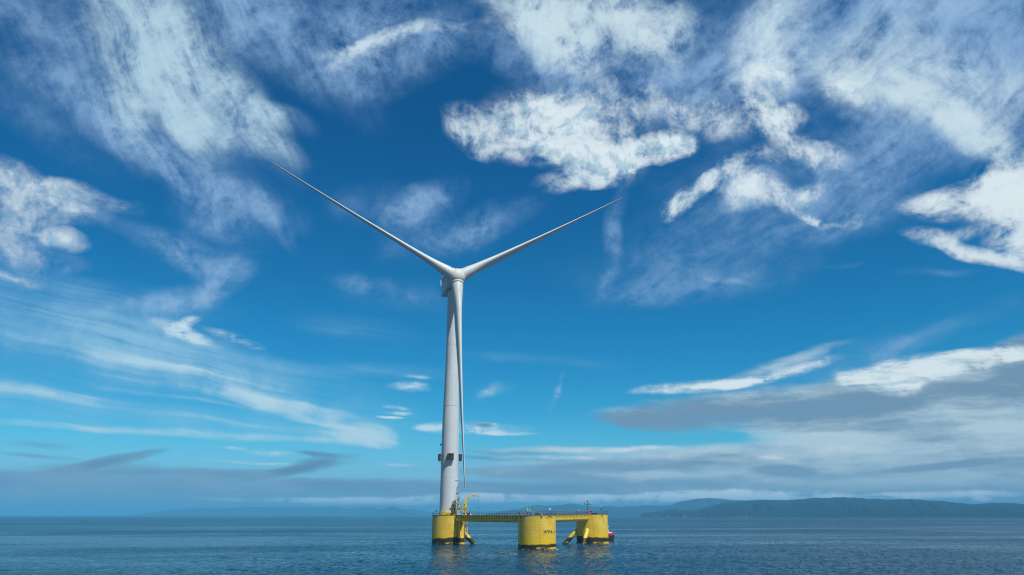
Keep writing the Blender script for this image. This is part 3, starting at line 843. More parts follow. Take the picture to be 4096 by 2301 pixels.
def fairlead(c, deg, deck, col):
    mb = MB()
    a = toward_cam(c) + R(deg); t = Vector((-math.sin(a), math.cos(a), 0)); n = Vector((math.cos(a), math.sin(a), 0))
    p = around(c, deg, RC + .004, deck - .24)
    mb.prism([p + t * .27, p - t * .27, p - Vector((0, 0, .6))], n * .16)
    on_col(mb, 'pad_eye', M_RUST, col)
fairlead(C2, 14, DECK[2], col2); fairlead(C3, 40, DECK[3], col3); fairlead(C1, -60, DECK[1], col1); fairlead(C2, -58, DECK[2], col2)
# weld seams and a drain pipe down the columns
for c, col, degs, dk in ((C2, col2, (-58,), DECK[2]), (C1, col1, (-72,), DECK[1]), (C3, col3, (6,), DECK[3])):
    for dg_ in degs:
        mb = MB(); mb.tube([around(c, dg_, RC + .03, 1.8), around(c, dg_, RC + .03, dk - .3)], .045, 6); on_col(mb, 'pipe', M_YEL_D, col)

# main tubes with walkways
BR_CACHE = {}
def main_tube(ca, cb, da, db):
    v = (cb - ca); v.z = 0; L = v.length; u = v.normalized(); n = Vector((-u.y, u.x, 0))
    za, zb = da - 1.28, db - 1.28
    a, b = ca + u * (RC - .3), cb - u * (RC - .3)
    mb = MB().tube([(*a.xy, za)] + [(*(a.lerp(b, k / 8)).xy, za + (zb - za) * k / 8) for k in range(1, 8)] + [(*b.xy, zb)], .84, 28)
    shift(mb, OFF - (a + OFF))
    o = mb.build('main_tube', M_TUBE, plat, a + OFF)
    ln = (b - a).length
    slope = math.atan2(zb - za, ln)
    rot = Matrix.Rotation(math.atan2(u.y, u.x), 3, 'Z') @ Matrix.Rotation(-slope, 3, 'Y')
    loc = lambda s, off, h: Vector((0, 0, za)) + u * s + n * off + Vector((0, 0, (zb - za) * s / ln + h))
    # walkway
    w = MB(); w.box(loc(ln / 2, 0, 1.22), (ln - .3, 1.96, .06), rot)
    w.box(loc(ln / 2, .95, 1.27), (ln - .3, .03, .05), rot); w.box(loc(ln / 2, -.95, 1.27), (ln - .3, .03, .05), rot)
    w.build('walkway', M_DECK, o)
    # rounded brackets carrying it
    if 'br' not in BR_CACHE:
        bm_ = MB()
        outl = [(1.04, 1.17), (1.06, .72)] + [(.80 + .26 * math.cos(t), .62 - .34 * math.sin(t)) for t in np.linspace(.1, 1.5, 6)]
        outl += [(.74, .36), (.60, .56), (.40, .72), (.2, .80), (0, .82)]
        outl += [(-x, y) for x, y in outl[::-1][1:]]
        bm_.prism([(-.20, x, y) for x, y in outl], (.40, 0, 0))
        BR_CACHE['br'] = bm_.build('bracket', M_YEL, o)
        first = BR_CACHE['br']
    else:
        first = None
    k = int(ln / 1.4)
    for i in range(k):
        s = (i + .5) * ln / k
        br = first if (first is not None and i == 0) else bpy.data.objects.new('bracket', BR_CACHE['br'].data)
        if br is not first: COL.objects.link(br)
        br.parent = o; br.location = loc(s, 0, 0); br.rotation_euler = (0, -slope, math.atan2(u.y, u.x))
    for sd in (-1, 1):
        r_ = MB(); m_ = int(ln / 1.5)
        for i in range(m_ + 1):
            p = loc(.6 + (ln - 1.2) * i / m_, .9 * sd, 1.25); r_.tube([p, p + Vector((0, 0, 1.1))], .035, 6)
        for q in (.5, 1.1): r_.tube([loc(.6, .9 * sd, 1.25 + q), loc(ln - .6, .9 * sd, 1.25 + q)], .032, 6)
        r_.build('railing', M_RAIL, o)
    return o
t12 = main_tube(C1, C2, DECK[1], DECK[2])
t23 = main_tube(C2, C3, DECK[2], DECK[3])
t13 = main_tube(C1, C3, DECK[1], DECK[3])

# braces running from the columns down under the water
def brace(p0, p1, r):
    p0, p1 = Vector(p0), Vector(p1)
    mb = MB().tube([p0 - p0] + [(p1 - p0) * k / 10 for k in range(1, 11)], r, 24)
    # keep the weed at the waterline: model in platform coordinates
    shift(mb, p0 + OFF)
    return mb.build('diagonal_brace', M_BRACE, plat)
def brace_between(ca, cb, z0=4.0, r=.80, steep=1.0):
    u = (cb - ca); u.z = 0; u.normalize()
    s = ca + u * (RC - 1.2)
    return brace((s.x, s.y, z0 + 1.2 * steep), (s.x + u.x * 9, s.y + u.y * 9, z0 + 1.2 * steep - 9 * steep), r)
brace_between(C1, C3, 3.6, .80); brace_between(C3, C1, 4.4, .75); brace_between(C3, C2, 4.4, .75)
brace_between(C2, C3, 2.2, .75); brace_between(C2, C1, 1.6, .8)
q0 = around(C1, 53, RC - .35, 4.3); q1 = around(C1, 50, RC + 1.0, -2.5)
brace(q0, q1, .95)
tube_ = MB(); tube_.tube([around(C1, 55, RC - .05, 2.2), around(C1, 55, RC - .05, 7.9)], .93, 28)
shift(tube_, OFF); tube_.build('tube_shroud', M_BRACE, plat)
tube_ = MB(); tube_.tube([around(C1, 36.5, RC + .5, -2), around(C1, 36.5, RC + .5, 8.7)], .46, 20)
shift(tube_, OFF); tube_.build('fender_pipe', M_BRACE, plat)
tube_ = MB()
for z in (3.4, 8.2): tube_.tube([around(C1, 36.5, RC - .1, z), around(C1, 36.5, RC + .5, z)], .2, 10)
shift(tube_, OFF); islands(tube_, 'pipe_bracket', M_YEL, plat)

# boat landing ladder on the right of the tower column
def P1(px, py, dd=0.0):
    """point on the boat landing: metres right of the tower axis as seen, metres above water, metres nearer the viewer"""
    a = toward_cam(C1)
    fwd = Vector((math.cos(a), math.sin(a), 0)); rt = Vector((-fwd.y, fwd.x, 0))
    return C1 + rt * px + fwd * dd + Vector((0, 0, py))
lad = MB()
for x in (6.05, 6.62): lad.tube([P1(x, -1.5, 1.2), P1(x, 7.6, 1.2)], .13, 12)
for k in range(6): lad.box(P1(6.33, 1.1 + k * 1.28, 1.2), (.5, .26, .2), Matrix.Rotation(toward_cam(C1) + R(90), 3, 'Z'))
shift(lad, OFF); lad.build('boat_ladder', yellow_material('ladder_paint', 3.2, .3, 0, 2.5), plat)
gp = MB(); gp.tube([P1(5.82, 1.2, 1.6), P1(5.82, 10.6, 1.6)], .10, 10); gp.tube([P1(2.45, 6.3, 5.4), P1(2.45, 13.6, 5.0)], .07, 8)
shift(gp, OFF); islands(gp, 'guide_pole', M_GREY, plat)
ib = MB()
ry = Matrix.Rotation(toward_cam(C1) + R(90), 3, 'Z')
ib.box(P1(4.75, 7.75, 5.1), (1.5, 1.6, .22), ry); ib.box(P1(4.75, 9.62, 5.1), (1.75, 1.6, .16), ry)
shift(ib, OFF); islands(ib, 'landing_platform', M_YEL, plat)
ib = MB()
for dx in (-.6, 0, .6): ib.tube([P1(4.75 + dx, 7.6, 4.6), P1(4.75 + dx, 6.9, 4.2)], .06, 6)
ib.tube([P1(4.2, 9.5, 4.8), P1(4.2, 8.6, 4.3)], .08, 6); ib.box(P1(3.2, 8.35, 5.0), (1.9, 1.0, .3), ry)
shift(ib, OFF); islands(ib, 'platform_knee', M_YEL_D, plat)

# ------------------------------------------------------------------ wind turbine
HUB = Vector((-20.95, 272.0, 96.36))
AX = Vector((.263, -.945, .193)).normalized()                     # rotor axis, pointing upwind
TIPS = [Vector(t) for t in ((-15.11, 249.86, 17.62), (-90.28, 253.09, 135.85), (46.87, 291.71, 138.03))]
turb = empty('wind_turbine', (C1.x, C1.y, DECK[1]))
tag(turb, 'white three bladed wind turbine standing on the left yellow column, one blade hanging straight down', 'wind turbine')
TO = -Vector((C1.x, C1.y, DECK[1]))

mb = MB(); mb.lathe([(3.30, 1.16), (3.26, 1.5)] + [(np.interp(z, [0, 12, 25, 33, 45, 54, 65, 84], [3.25, 3.17, 3.11, 3.04, 2.72, 2.46, 2.40, 2.30]), z) for z in np.linspace(2, 83.2, 46)], 96)
tower = mb.build('tower', M_TOWER, turb)
MB().lathe([(3.36, .02), (3.36, 1.0), (3.30, 1.14)], 96).build('tower_foot', M_YEL, turb)
for z, r in ((12.9, 3.175), (38.5, 2.93), (61.5, 2.445)):
    MB().lathe([(r - .05, z - .05), (r + .014, z - .04), (r + .014, z + .04), (r - .05, z + .05)], 96, caps=(False, False)).build('flange_ring', M_TOWER, tower)
# door in the foot of the tower with its curved frame
def tower_pt(deg, r, z):
    a = toward_cam(C1) + R(deg); return Vector((r * math.cos(a), r * math.sin(a), z))
dr = MB()
arch = [(-12, 1.3), (-12, 6.6), (-10, 8.0), (-5.5, 9.2), (0, 9.9), (5.5, 9.2), (10, 8.0), (12, 6.6), (12, 1.3)]
dr.tube([tower_pt(62 + a, 3.27, z) for a, z in arch], .07, 6)
dr.build('door_frame', M_GREY, turb)
dp = MB(); dp.box(tower_pt(62, 3.22, 3.0), (.12, 1.0, 2.4), Matrix.Rotation(toward_cam(C1) + R(62), 3, 'Z')); dp.build('door', M_GREY, turb)
mk = MB(); mk.box(tower_pt(62, 3.27, 7.4), (.03, .85, .28), Matrix.Rotation(toward_cam(C1) + R(62), 3, 'Z')); mk.build('number_plate', M_DARK, turb)
mk = MB(); 
mk.tube([tower_pt(38 + 5 * k, 3.24, 12.0) for k in range(9)], .08, 6); mk.build('cable_clip', M_WHITE, turb)
# four dark lattice boxes round the tower
def tower_box(deg):
    e = empty('screen_box', parent=None); e.parent = turb
    bx = MB(); ro = Matrix.Rotation(toward_cam(C1) + R(deg), 3, 'Z')
    f = lambda x, y, z: tower_pt(deg, 3.07, 20.0) + ro @ Vector((x, y, z))
    bx.box(f(1.16, -.55, 0), (.10, 1.1, 2.2), ro); bx.box(f(1.10, .58, .0), (.16, 1.05, 2.3), ro)
    bx.box(f(.70, -1.1, 0), (.9, .08, 2.2), ro); bx.box(f(.70, 1.1, .05), (.9, .08, 2.3), ro)
    bx.box(f(.62, 0, -1.12), (1.1, 2.2, .06), ro); bx.box(f(.62, 0, 1.14), (1.1, 2.2, .06), ro)
    for k in range(5): bx.box(f(1.23, -.55, -.85 + k * .42), (.05, 1.0, .06), ro)
    o = bx.build('screen_box', M_DARK, turb)
    ar = MB()
    for y in (-.8, .8):
        for z in (-.8, .8): ar.tube([f(-.1, y, z), f(.75, y, z)], .06, 6)
    ar.tube([f(.9, .0, 1.2), f(.9, .0, 1.5)], .12, 8); ar.tube([f(.9, .5, 1.2), f(.9, .5, 1.42)], .1, 8)
    islands(ar, 'bracket_arm', M_WHITE, o)
    cb = MB(); cb.tube([f(.5, -.5, -1.15), f(.45, -.45, -1.9), f(.0, -.35, -2.3)], .10, 6); cb.build('cable', M_WHITE, o)
    bpy.data.objects.remove(e)
for d_ in (3, 93, 183, 273): tower_box(d_)
hn_ = MB(); hn_.box(tower_pt(-84, 3.35, 24.6), (.7, .35, .3), Matrix.Rotation(toward_cam(C1) - R(84), 3, 'Z')); hn_.box(tower_pt(-84, 3.6, 24.45), (.3, .5, .7), Matrix.Rotation(toward_cam(C1) - R(84), 3, 'Z'), .05)
hn_.build('warning_horn', M_DARK, turb)

# nacelle
NA = Vector((.266, -.963, .035)).normalized()
NS = Vector((0, 0, 1)).cross(NA).normalized(); NU = NA.cross(NS).normalized()
def nac(b, s, u): return HUB + TO - NA * b + NS * s + NU * u       # back from the hub, sideways (to the right as seen), up
def rrect(b, w0, w1, u0, u1, rad, n=5):
    pts = []
    for cx, cy, a0 in ((w1 - rad, u1 - rad, 0), (w0 + rad, u1 - rad, 90), (w0 + rad, u0 + rad, 180), (w1 - rad, u0 + rad, 270)):
        for k in range(n + 1):
            a = R(a0 + 90 * k / n); pts.append(nac(b, cx + rad * math.cos(a), cy + rad * math.sin(a)))
    return pts
body = MB().loft([rrect(1.9, -2.4, 2.4, -2.5, 2.0, 1.4), rrect(2.5, -3.2, 3.2, -3.4, 2.0, .9), rrect(5, -3.4, 3.4, -3.6, 1.5, .5), rrect(14.0, -3.4, 3.4, -3.5, 1.3, .5), rrect(15.2, -3.2, 3.2, -3.2, 1.1, .8), rrect(15.6, -2.7, 2.7, -2.6, .7, .9)])
nacelle = body.build('nacelle', M_NAC, turb, sharp=35)
sm = MB()
NROT = Matrix((NA, NS, NU)).transposed()
for s in (-1.0, 1.0): sm.box(nac(9, s, -3.58), (9, .12, .06), NROT)
for b in (6.5, 10.5):
    sm.box(nac(b, -3.41, -1), (.06, .03, 3.6), NROT)
islands(sm, 'panel_seam', M_DARK, nacelle)
ring = MB(); ring.tube([nac(5.2, 2.55 * math.cos(R(a)), -3.55) + NA * 2.55 * math.sin(R(a)) for a in range(0, 361, 12)], .14, 8); ring.build('yaw_ring', M_GREY, nacelle)
hp = MB()
for b in (5.2, 7.4, 9.6, 11.8, 14.2): hp.tube([nac(b, -3.2, 1.2), nac(b, -3.35, 3.5)], .07, 6)
hp.tube([nac(5.2, -3.35, 3.5), nac(14.8, -3.35, 3.5)], .07, 6)
hp.tube([nac(15.1, -3.5, .2), nac(15.1, -3.5, 3.6)], .12, 6)
hp.build('hoist_railing', M_WHITE, nacelle)
for i, b in enumerate((6.3, 8.5, 10.7, 13.0)):
    pn = MB(); pn.box(nac(b, -3.3, 2.45), (2.05, .06, 1.9), NROT)
    pn.build('hoist_panel', M_RED if i != 9 else M_WHITE, nacelle)
lt = MB(); lt.ball(nac(9.6, -3.45, 3.5), .3, 2); lt.build('lamp', M_WHITE, nacelle)

# hub and blades
hubp = MB()
e1 = AX.cross(Vector((0, 0, 1))).normalized(); e2 = e1.cross(AX)
def hb(a, r, z): return HUB + TO + e1 * r * math.cos(a) + e2 * r * math.sin(a) + AX * z
seg = 48
rings = [[hb(2 * math.pi * k / seg, r, z) for k in range(seg)] for r, z in ((2.7, -2.3), (3.15, -2.2), (3.25, -1.6), (3.28, 0.0), (3.22, .8), (3.05, 1.5), (2.72, 2.15), (2.2, 2.7), (1.5, 3.1), (.75, 3.3), (.1, 3.36))]
hubp.loft(rings)
for T_ in TIPS:
    d = (T_ - HUB).normalized()
    hubp.tube([HUB + TO + d * .4, HUB + TO + d * 2.95, HUB + TO + d * 3.1], [2.60, 2.50, 2.36], 40)
hub = hubp.build('hub', M_HUB, turb, sharp=30)

ST = np.array([0, .03, .06, .10, .15, .20, .27, .35, .45, .55, .65, .75, .85, .92, .97, .99, 1.0])
CH = np.array([4.55, 4.5, 4.45, 4.6, 4.9, 4.9, 4.5, 3.95, 3.3, 2.75, 2.3, 1.9, 1.55, 1.25, .95, .6, .2])
TH = np.array([4.55, 4.4, 3.8, 3.0, 2.35, 1.95, 1.60, 1.32, 1.06, .84, .66, .52, .40, .31, .22, .14, .05])
TW = np.array([0, 0, 0, 0, 1, 2, 3, 4.5, 6.5, 8, 9.5, 11, 12, 12, 12, 12, 12])
PITCH_B = 107.0
def blade(tip):
    v = tip - HUB; Lb = v.length; d = v.normalized()
    ax = (AX - d * AX.dot(d)).normalized(); tg = d.cross(ax)
    rings = []
    for s in np.linspace(0, 1, 60) ** 1.0:
        r = 2.3 + (Lb - 2.3) * s
        c, t, tw = np.interp(s, ST, CH), np.interp(s, ST, TH), np.interp(s, ST, TW)
        ph = R(PITCH_B - tw)
        cd_, td_ = ax * math.sin(ph) + tg * math.cos(ph), tg * math.sin(ph) - ax * math.cos(ph)
        rnd = np.clip((.20 - s) / .17, 0, 1)                       # round root blending into an aerofoil
        cen = HUB + TO + d * r - AX * (1.0 * (s - s ** 2.4))
        ring = []
        n = 28
        for k in range(n):
            a = 2 * math.pi * k / n
            xr, yr = .5 * math.cos(a), .5 * math.sin(a)
            x = .5 * (1 + math.cos(a)); xx = 1 - x                 # 0 at the leading edge
            yt = 5 * (.2969 * math.sqrt(max(xx, 0)) - .126 * xx - .3516 * xx ** 2 + .2843 * xx ** 3 - .1036 * xx ** 4)
            ya = math.copysign(yt, math.sin(a)) if abs(math.sin(a)) > 1e-6 else 0
            px = (1 - rnd) * (x - .65) + rnd * xr
            py = (1 - rnd) * ya + rnd * yr
            ring.append(cen + cd_ * px * c + td_ * py * t)
        rings.append(ring)
    return MB().loft(rings).build('blade', M_BLADE, turb, sharp=60)
for T_ in TIPS: blade(T_)

# ------------------------------------------------------------------ gear on the decks
# access frame, gantry and crane stand at the right front of the tower column
Z1 = DECK[1]
RY1 = Matrix.Rotation(toward_cam(C1) + R(90), 3, 'Z')
def put_each(mb, name, mat, thing):
    shift(mb, -Vector(thing.location)); return islands(mb, name, mat, thing)
def base(name, p, label, cat, group=None, rz=0.0):
    return tag(empty(name, p, rz), label, cat, group)
def put(mb, name, mat, thing):
    shift(mb, -Vector(thing.location)); return mb.build(name, mat, thing)

fr = base('access_frame', P1(4.2, Z1, 4.2), 'open yellow steel frame with crossed braces above the boat ladder', 'steel frame')
f1, f2 = 5.3, 3.1
m_ = MB()
m_.tube([P1(2.75, Z1, f1), P1(2.75, Z1 + 3.75, f1)], .12, 8); m_.tube([P1(2.75, Z1, f2), P1(2.75, Z1 + 3.75, f2)], .12, 8); m_.tube([P1(4.85, Z1, f2), P1(4.85, Z1 + 3.75, f2)], .12, 8)
put_each(m_, 'back_post', M_YEL_D, fr)
m_ = MB(); m_.tube([P1(4.85, Z1 - 1.9, f1), P1(4.85, Z1 + 3.75, f1)], .15, 10); put(m_, 'front_post', M_YEL, fr)
m_ = MB(); m_.tube([P1(6.0, Z1 + 1.4, f1), P1(6.0, Z1 + 3.75, f1)], .12, 8); m_.tube([P1(6.0, Z1 + 1.4, f2), P1(6.0, Z1 + 3.75, f2)], .12, 8); put_each(m_, 'outer_post', M_YEL, fr)
m_ = MB()
for f_ in (f1, f2): m_.box(P1(4.4, Z1 + 3.80, f_), (3.5, .22, .2), RY1)
for x in (2.75, 4.85, 6.0): m_.box(P1(x, Z1 + 3.80, (f1 + f2) / 2), (.2, f1 - f2 - .24, .18), RY1)
put_each(m_, 'top_beam', M_YEL_D, fr)
m_ = MB()
m_.tube([P1(5.95, Z1 + 3.5, f1), P1(4.95, Z1 + 1.5, f1)], .12, 8); m_.tube([P1(4.95, Z1 + 1.6, f1), P1(5.75, Z1 + .3, f1)], .12, 8); m_.tube([P1(3.75, Z1 + 3.3, f1), P1(2.85, Z1 + 1.5, f1)], .12, 8)
m_.tube([P1(4.75, Z1 + 3.0, f2), P1(3.6, Z1 + 1.4, f2)], .10, 8)
put_each(m_, 'diagonal', M_YEL, fr)
m_ = MB()
for x in (4.2, 4.5, 4.75): m_.tube([P1(x, Z1 + 3.9, f1), P1(x, Z1 + 4.45, f1)], .04, 6)
put_each(m_, 'aerial', M_GREY, fr)

ga = base('ladder_gantry', P1(2.0, Z1, 4.1), 'dark grey latticed gantry against the foot of the white tower', 'gantry')
m_ = MB()
for x in (1.68, 2.42):
    m_.box(P1(x, Z1 + 2.45, 4.3), (.14, .2, 4.9), RY1); m_.box(P1(x, Z1 + 2.45, 3.5), (.12, .18, 4.9), RY1)
m_.box(P1(2.55, Z1 + 4.95, 3.9), (2.0, .9, .12), RY1)
put_each(m_, 'post', M_DARK, ga)
m_ = MB(); m_.box(P1(2.05, Z1 + 2.6, 4.25), (.56, .05, 4.4), RY1); put(m_, 'mesh_screen', M_GREY, ga)
m_ = MB(); m_.tube([P1(1.74, Z1 + 4.3, 4.33), P1(2.38, Z1 + 1.2, 4.33)], .05, 6); m_.tube([P1(3.52, Z1 + .5, 3.6), P1(3.52, Z1 + 6.0, 3.6)], .11, 8); m_.tube([P1(3.9, Z1 + 1.5, 3.4), P1(3.1, Z1 + 3.2, 3.4)], .07, 6); put_each(m_, 'strut', M_DARK, ga)
m_ = MB(); m_.box(P1(1.38, Z1 + 4.35, 4.4), (.42, .3, .32), RY1, .04); m_.box(P1(1.38, Z1 + 2.4, 4.4), (.4, .3, .36), RY1, .04); put_each(m_, 'floodlight', M_DARK, ga)
m_ = MB(); m_.box(P1(3.3, Z1 + 5.5, 3.6), (.75, .5, .55), RY1, .06); m_.tube([P1(3.55, Z1 + 5.8, 3.6), P1(3.58, Z1 + 6.2, 3.6), P1(3.78, Z1 + 6.35, 3.6)], .1, 8); put(m_, 'winch_head', M_GREY, ga)

cr = base('davit_crane', P1(5.75, Z1, 3.0), 'yellow davit crane with cranked jib and a hook on a thin wire', 'crane')
m_ = MB(); m_.lathe([(.5, 0), (.5, .15), (.34, .25), (.32, 3.6), (.42, 3.75), (.42, 4.0)], 24, c=P1(5.75, Z1, 3.0)); put(m_, 'pedestal', M_YEL, cr)
def flat_beam(pts, hs, w):
    """tapering box beam along points in the plane of the view"""
    mb_ = MB(); rings = []
    for i, (x, z) in enumerate(pts):
        a = pts[max(i - 1, 0)]; b = pts[min(i + 1, len(pts) - 1)]
        t = Vector((b[0] - a[0], b[1] - a[1])).normalized(); nn = Vector((-t.y, t.x))
        h = hs[i]
        c_ = [(x + nn.x * h, z + nn.y * h), (x - nn.x * h, z - nn.y * h)]
        rings.append([P1(c_[0][0], Z1 + c_[0][1], 3.0 + w), P1(c_[0][0], Z1 + c_[0][1], 3.0 - w), P1(c_[1][0], Z1 + c_[1][1], 3.0 - w), P1(c_[1][0], Z1 + c_[1][1], 3.0 + w)])
    mb_.loft(rings)
    for f in mb_.bm.faces: f.smooth = False
    return mb_
m_ = flat_beam([(5.75, 3.95), (5.8, 4.7), (6.5, 5.75), (7.15, 6.45), (8.2, 6.62), (10.3, 6.52)], [.36, .34, .28, .26, .20, .13], .2); put(m_, 'jib', M_YEL, cr)
m_ = MB(); m_.tube([P1(6.6, Z1 + 5.3, 3.0), P1(7.2, Z1 + 5.9, 3.0)], .12, 8); m_.tube([P1(7.2, Z1 + 5.62, 3.0), P1(7.28, Z1 + 5.45, 3.0), P1(7.42, Z1 + 5.5, 3.0)], .07, 6); put_each(m_, 'ram', M_GREY, cr)
m_ = MB(); m_.ball(P1(10.3, Z1 + 6.42, 3.0), .2, 2); m_.box(P1(8.7, Z1 + 6.55, 3.24), (.9, .04, .16), RY1); put(m_, 'sheave', M_DARK, cr)
m_ = MB(); m_.tube([P1(10.3, Z1 + 6.4, 3.0), P1(10.3, Z1 + 2.7, 3.0)], .025, 6); put(m_, 'wire', M_DARK, cr)
m_ = MB(); m_.ball(P1(10.3, Z1 + 2.5, 3.0), .13, 2, (1, 1, 2)); m_.tube([P1(10.3, Z1 + 2.25, 3.0), P1(10.34, Z1 + 2.1, 3.0), P1(10.26, Z1 + 2.0, 3.0)], .05, 6); put(m_, 'hook', M_DARK, cr)
m_ = MB(); m_.box(P1(6.55, Z1 + 2.8, 3.2), (.7, .5, .5), RY1, .06); m_.box(P1(6.75, Z1 + 1.95, 3.2), (.25, .2, 1.3), RY1); put(m_, 'winch', M_YEL_D, cr)

# yellow hand rail round the tower foot
hr = base('hand_rail', P1(-1.2, Z1, 4.4), 'tall yellow hand rail with a rounded end in front of the tower foot', 'hand rail')
m_ = MB()
m_.tube([P1(-2.35, Z1, 4.5), P1(-2.35, Z1 + 1.7, 4.5), P1(-2.2, Z1 + 2.2, 4.5), P1(-1.7, Z1 + 2.5, 4.5), P1(-1.2, Z1 + 2.55, 4.5), P1(1.35, Z1 + 2.55, 4.5)], .08, 8); put(m_, 'rail', M_YEL, hr)
for x in (-1.15, .15):
    m_ = MB(); m_.box(P1(x, Z1 + 1.25, 4.5), (.22, .14, 2.5), RY1); put_each(m_, 'post', M_YEL, hr)
m_ = MB(); m_.tube([P1(-2.3, Z1 + .9, 4.5), P1(1.3, Z1 + .9, 4.5)], .05, 6); put(m_, 'mid_rail', M_YEL_D, hr)

kb = base('equipment_cabinet', P1(3.35, Z1, 4.6), 'pale grey equipment cabinet inside the yellow frame', 'cabinet')
m_ = MB(); m_.box(P1(3.35, Z1 + .85, 4.6), (1.15, .9, 1.6), RY1, .12); put(m_, 'case', paint('pale_grey_case', (.50, .56, .62), .4, .08), kb)
m_ = MB()
for k in range(5): m_.box(P1(3.55, Z1 + .75 + k * .16, 5.06), (.6, .03, .05), RY1)
put_each(m_, 'louvre', M_GREY, kb)
by = base('mooring_buoy', P1(3.85, Z1, 5.35), 'small white round buoy on the deck before the grey cabinet', 'buoy')
m_ = MB(); m_.ball(P1(3.85, Z1 + .32, 5.35), .30, 3); put(m_, 'float', M_WHITE, by)
m_ = MB(); m_.lathe([(.05, 0), (.08, .05), (.06, .14)], 12, c=P1(3.85, Z1 + .60, 5.35)); put(m_, 'eye', M_GREY, by)

def along(ca, cb, s, off, z):
    u = (cb - ca); u.z = 0; u.normalize(); n = Vector((-u.y, u.x, 0)); p = ca + u * s + n * off; p.z = z; return p
rb = base('storage_bin', P1(6.9, Z1, 3.6), 'red storage bin at the end of the walkway by the crane', 'bin')
m_ = MB(); m_.loft([[P1(6.9 + sx * a, Z1 + z, 3.6 + sy * b) for sx, sy in ((-1, -1), (1, -1), (1, 1), (-1, 1))] for a, b, z in ((.40, .35, .0), (.48, .42, .62))])
for f in m_.bm.faces: f.smooth = False
put(m_, 'tub', M_RED, rb)
m_ = MB(); m_.box(P1(6.9, Z1 + .67, 3.6), (1.02, .9, .09), RY1, .03); put(m_, 'lid', M_RED, rb)
m_ = MB(); m_.box(P1(7.8, Z1 + .26, 3.3), (.55, .4, .45), RY1, .05); m_.box(P1(7.8, Z1 + .50, 3.3), (.5, .08, .04), RY1)
wb = m_.build('white_box', M_WHITE); tag(wb, 'small white box on the walkway just right of the red bin', 'box')

def buoy_case(name, p, label, facing, s=1.0):
    e = base(name, p, label, 'life buoy')
    a = facing
    fv = Vector((math.cos(a), math.sin(a), 0)); tv = Vector((-fv.y, fv.x, 0))
    m2 = MB(); rr = .42 * s
    pts = [p + Vector((0, 0, .95 * s)) + tv * rr * math.cos(q) + Vector((0, 0, rr * math.sin(q))) for q in np.linspace(0, 2 * math.pi, 25)]
    m2.tube(pts, .17 * s, 10, caps=False); put(m2, 'ring', M_RED, e)
    m2 = MB(); m2.prism([p + Vector((0, 0, .95 * s)) + tv * .36 * s * math.cos(q) + Vector((0, 0, .36 * s * math.sin(q))) for q in np.linspace(0, 2 * math.pi, 17)[:-1]], fv * -.08); put(m2, 'back_board', M_RED, e)
    m2 = MB(); m2.tube([p, p + Vector((0, 0, .55 * s))], .06, 8); m2.box(p + Vector((0, 0, .03)), (.3, .3, .06)); put(m2, 'stand', M_YEL, e)
    return e
pA = around(C3, -4, RC - 2.0, DECK[3])
buoy_case('life_buoy', pA, 'red life buoy on a short yellow stand beside the tall mast', toward_cam(C3), .88)
v12 = (C2 - C1).length
pB = along(C1, C2, v12 - RC - 2.2, -.75, DECK[2] - .02)
buoy_case('life_buoy', pB, 'red life buoy on the walkway railing left of the two workers', toward_cam(C2), .68)

# navigation mast on the far right column
mp = around(C3, -19, RC - 1.6, DECK[3])
ms = base('navigation_mast', mp, 'tall grey mast with a cross arm and white lamps on the right column', 'mast')
m_ = MB(); m_.lathe([(.32, 0), (.32, .1), (.19, .15), (.16, 3.4), (.24, 3.45), (.24, 3.6), (.15, 3.65), (.14, 4.4), (.3, 4.55), (.3, 4.7)], 16, c=mp); put(m_, 'pole', M_GREY, ms)
tv = Vector((-math.sin(toward_cam(C3)), math.cos(toward_cam(C3)), 0))
m_ = MB(); m_.box(mp + Vector((0, 0, 3.42)), (2.5, .16, .12), Matrix.Rotation(math.atan2(tv.y, tv.x), 3, 'Z'))
for s in (-1.15, -.8, -.45, .4, .8, 1.1): m_.tube([mp + tv * s + Vector((0, 0, 3.45)), mp + tv * s + Vector((0, 0, 3.75))], .06, 6)
put(m_, 'cross_arm', M_DARK, ms)
for s, z, r in ((1.2, 3.72, .17), (-.28, 4.95, .2), (.25, 5.0, .15), (-.3, 3.75, .16)):
    m_ = MB(); m_.lathe([(r * .8, -.2), (r, -.1), (r, .12), (r * .5, .22)], 14, c=mp + tv * s + Vector((0, 0, z))); put(m_, 'lamp', M_LENS, ms)
m_ = MB(); m_.tube([mp + Vector((0, 0, 4.7)), mp + tv * .35 + Vector((0, 0, 5.35))], .05, 6); m_.tube([mp - tv * 1.1 + Vector((0, 0, 3.5)), mp - tv * 1.1 + Vector((0, 0, 4.15))], .03, 6); put_each(m_, 'aerial', M_DARK, ms)

def lantern(p, label, s=1.0, dark=True, aerial=False):
    e = base('navigation_lantern', p, label, 'lantern', 'navigation lanterns on the decks')
    m2 = MB(); m2.lathe([(.2 * s, 0), (.2 * s, .05), (.06 * s, .1), (.055 * s, 1.15 * s), (.14 * s, 1.2 * s)], 12, c=p); put(m2, 'post', M_GREY, e)
    m2 = MB(); m2.lathe([(.14 * s, 1.2 * s), (.20 * s, 1.26 * s), (.20 * s, 1.55 * s), (.13 * s, 1.66 * s), (.03 * s, 1.72 * s)], 14, c=p); put(m2, 'head', M_DARK if dark else M_LENS, e)
    if aerial:
        m2 = MB(); m2.tube([p + Vector((0, 0, 1.6 * s)), p + Vector((-.15, 0, 2.9 * s))], .03, 6); put(m2, 'aerial', M_WHITE, e)
        m2 = MB(); m2.tube([p + Vector((.6, 0, 0)), p + Vector((0, 0, 1.0 * s))], .06, 6); put(m2, 'stay', M_GREY, e)
    return e
lantern(around(C1, -60, RC - .7, Z1), 'dark navigation lantern behind the railing at the left of the tower column', 1.0)
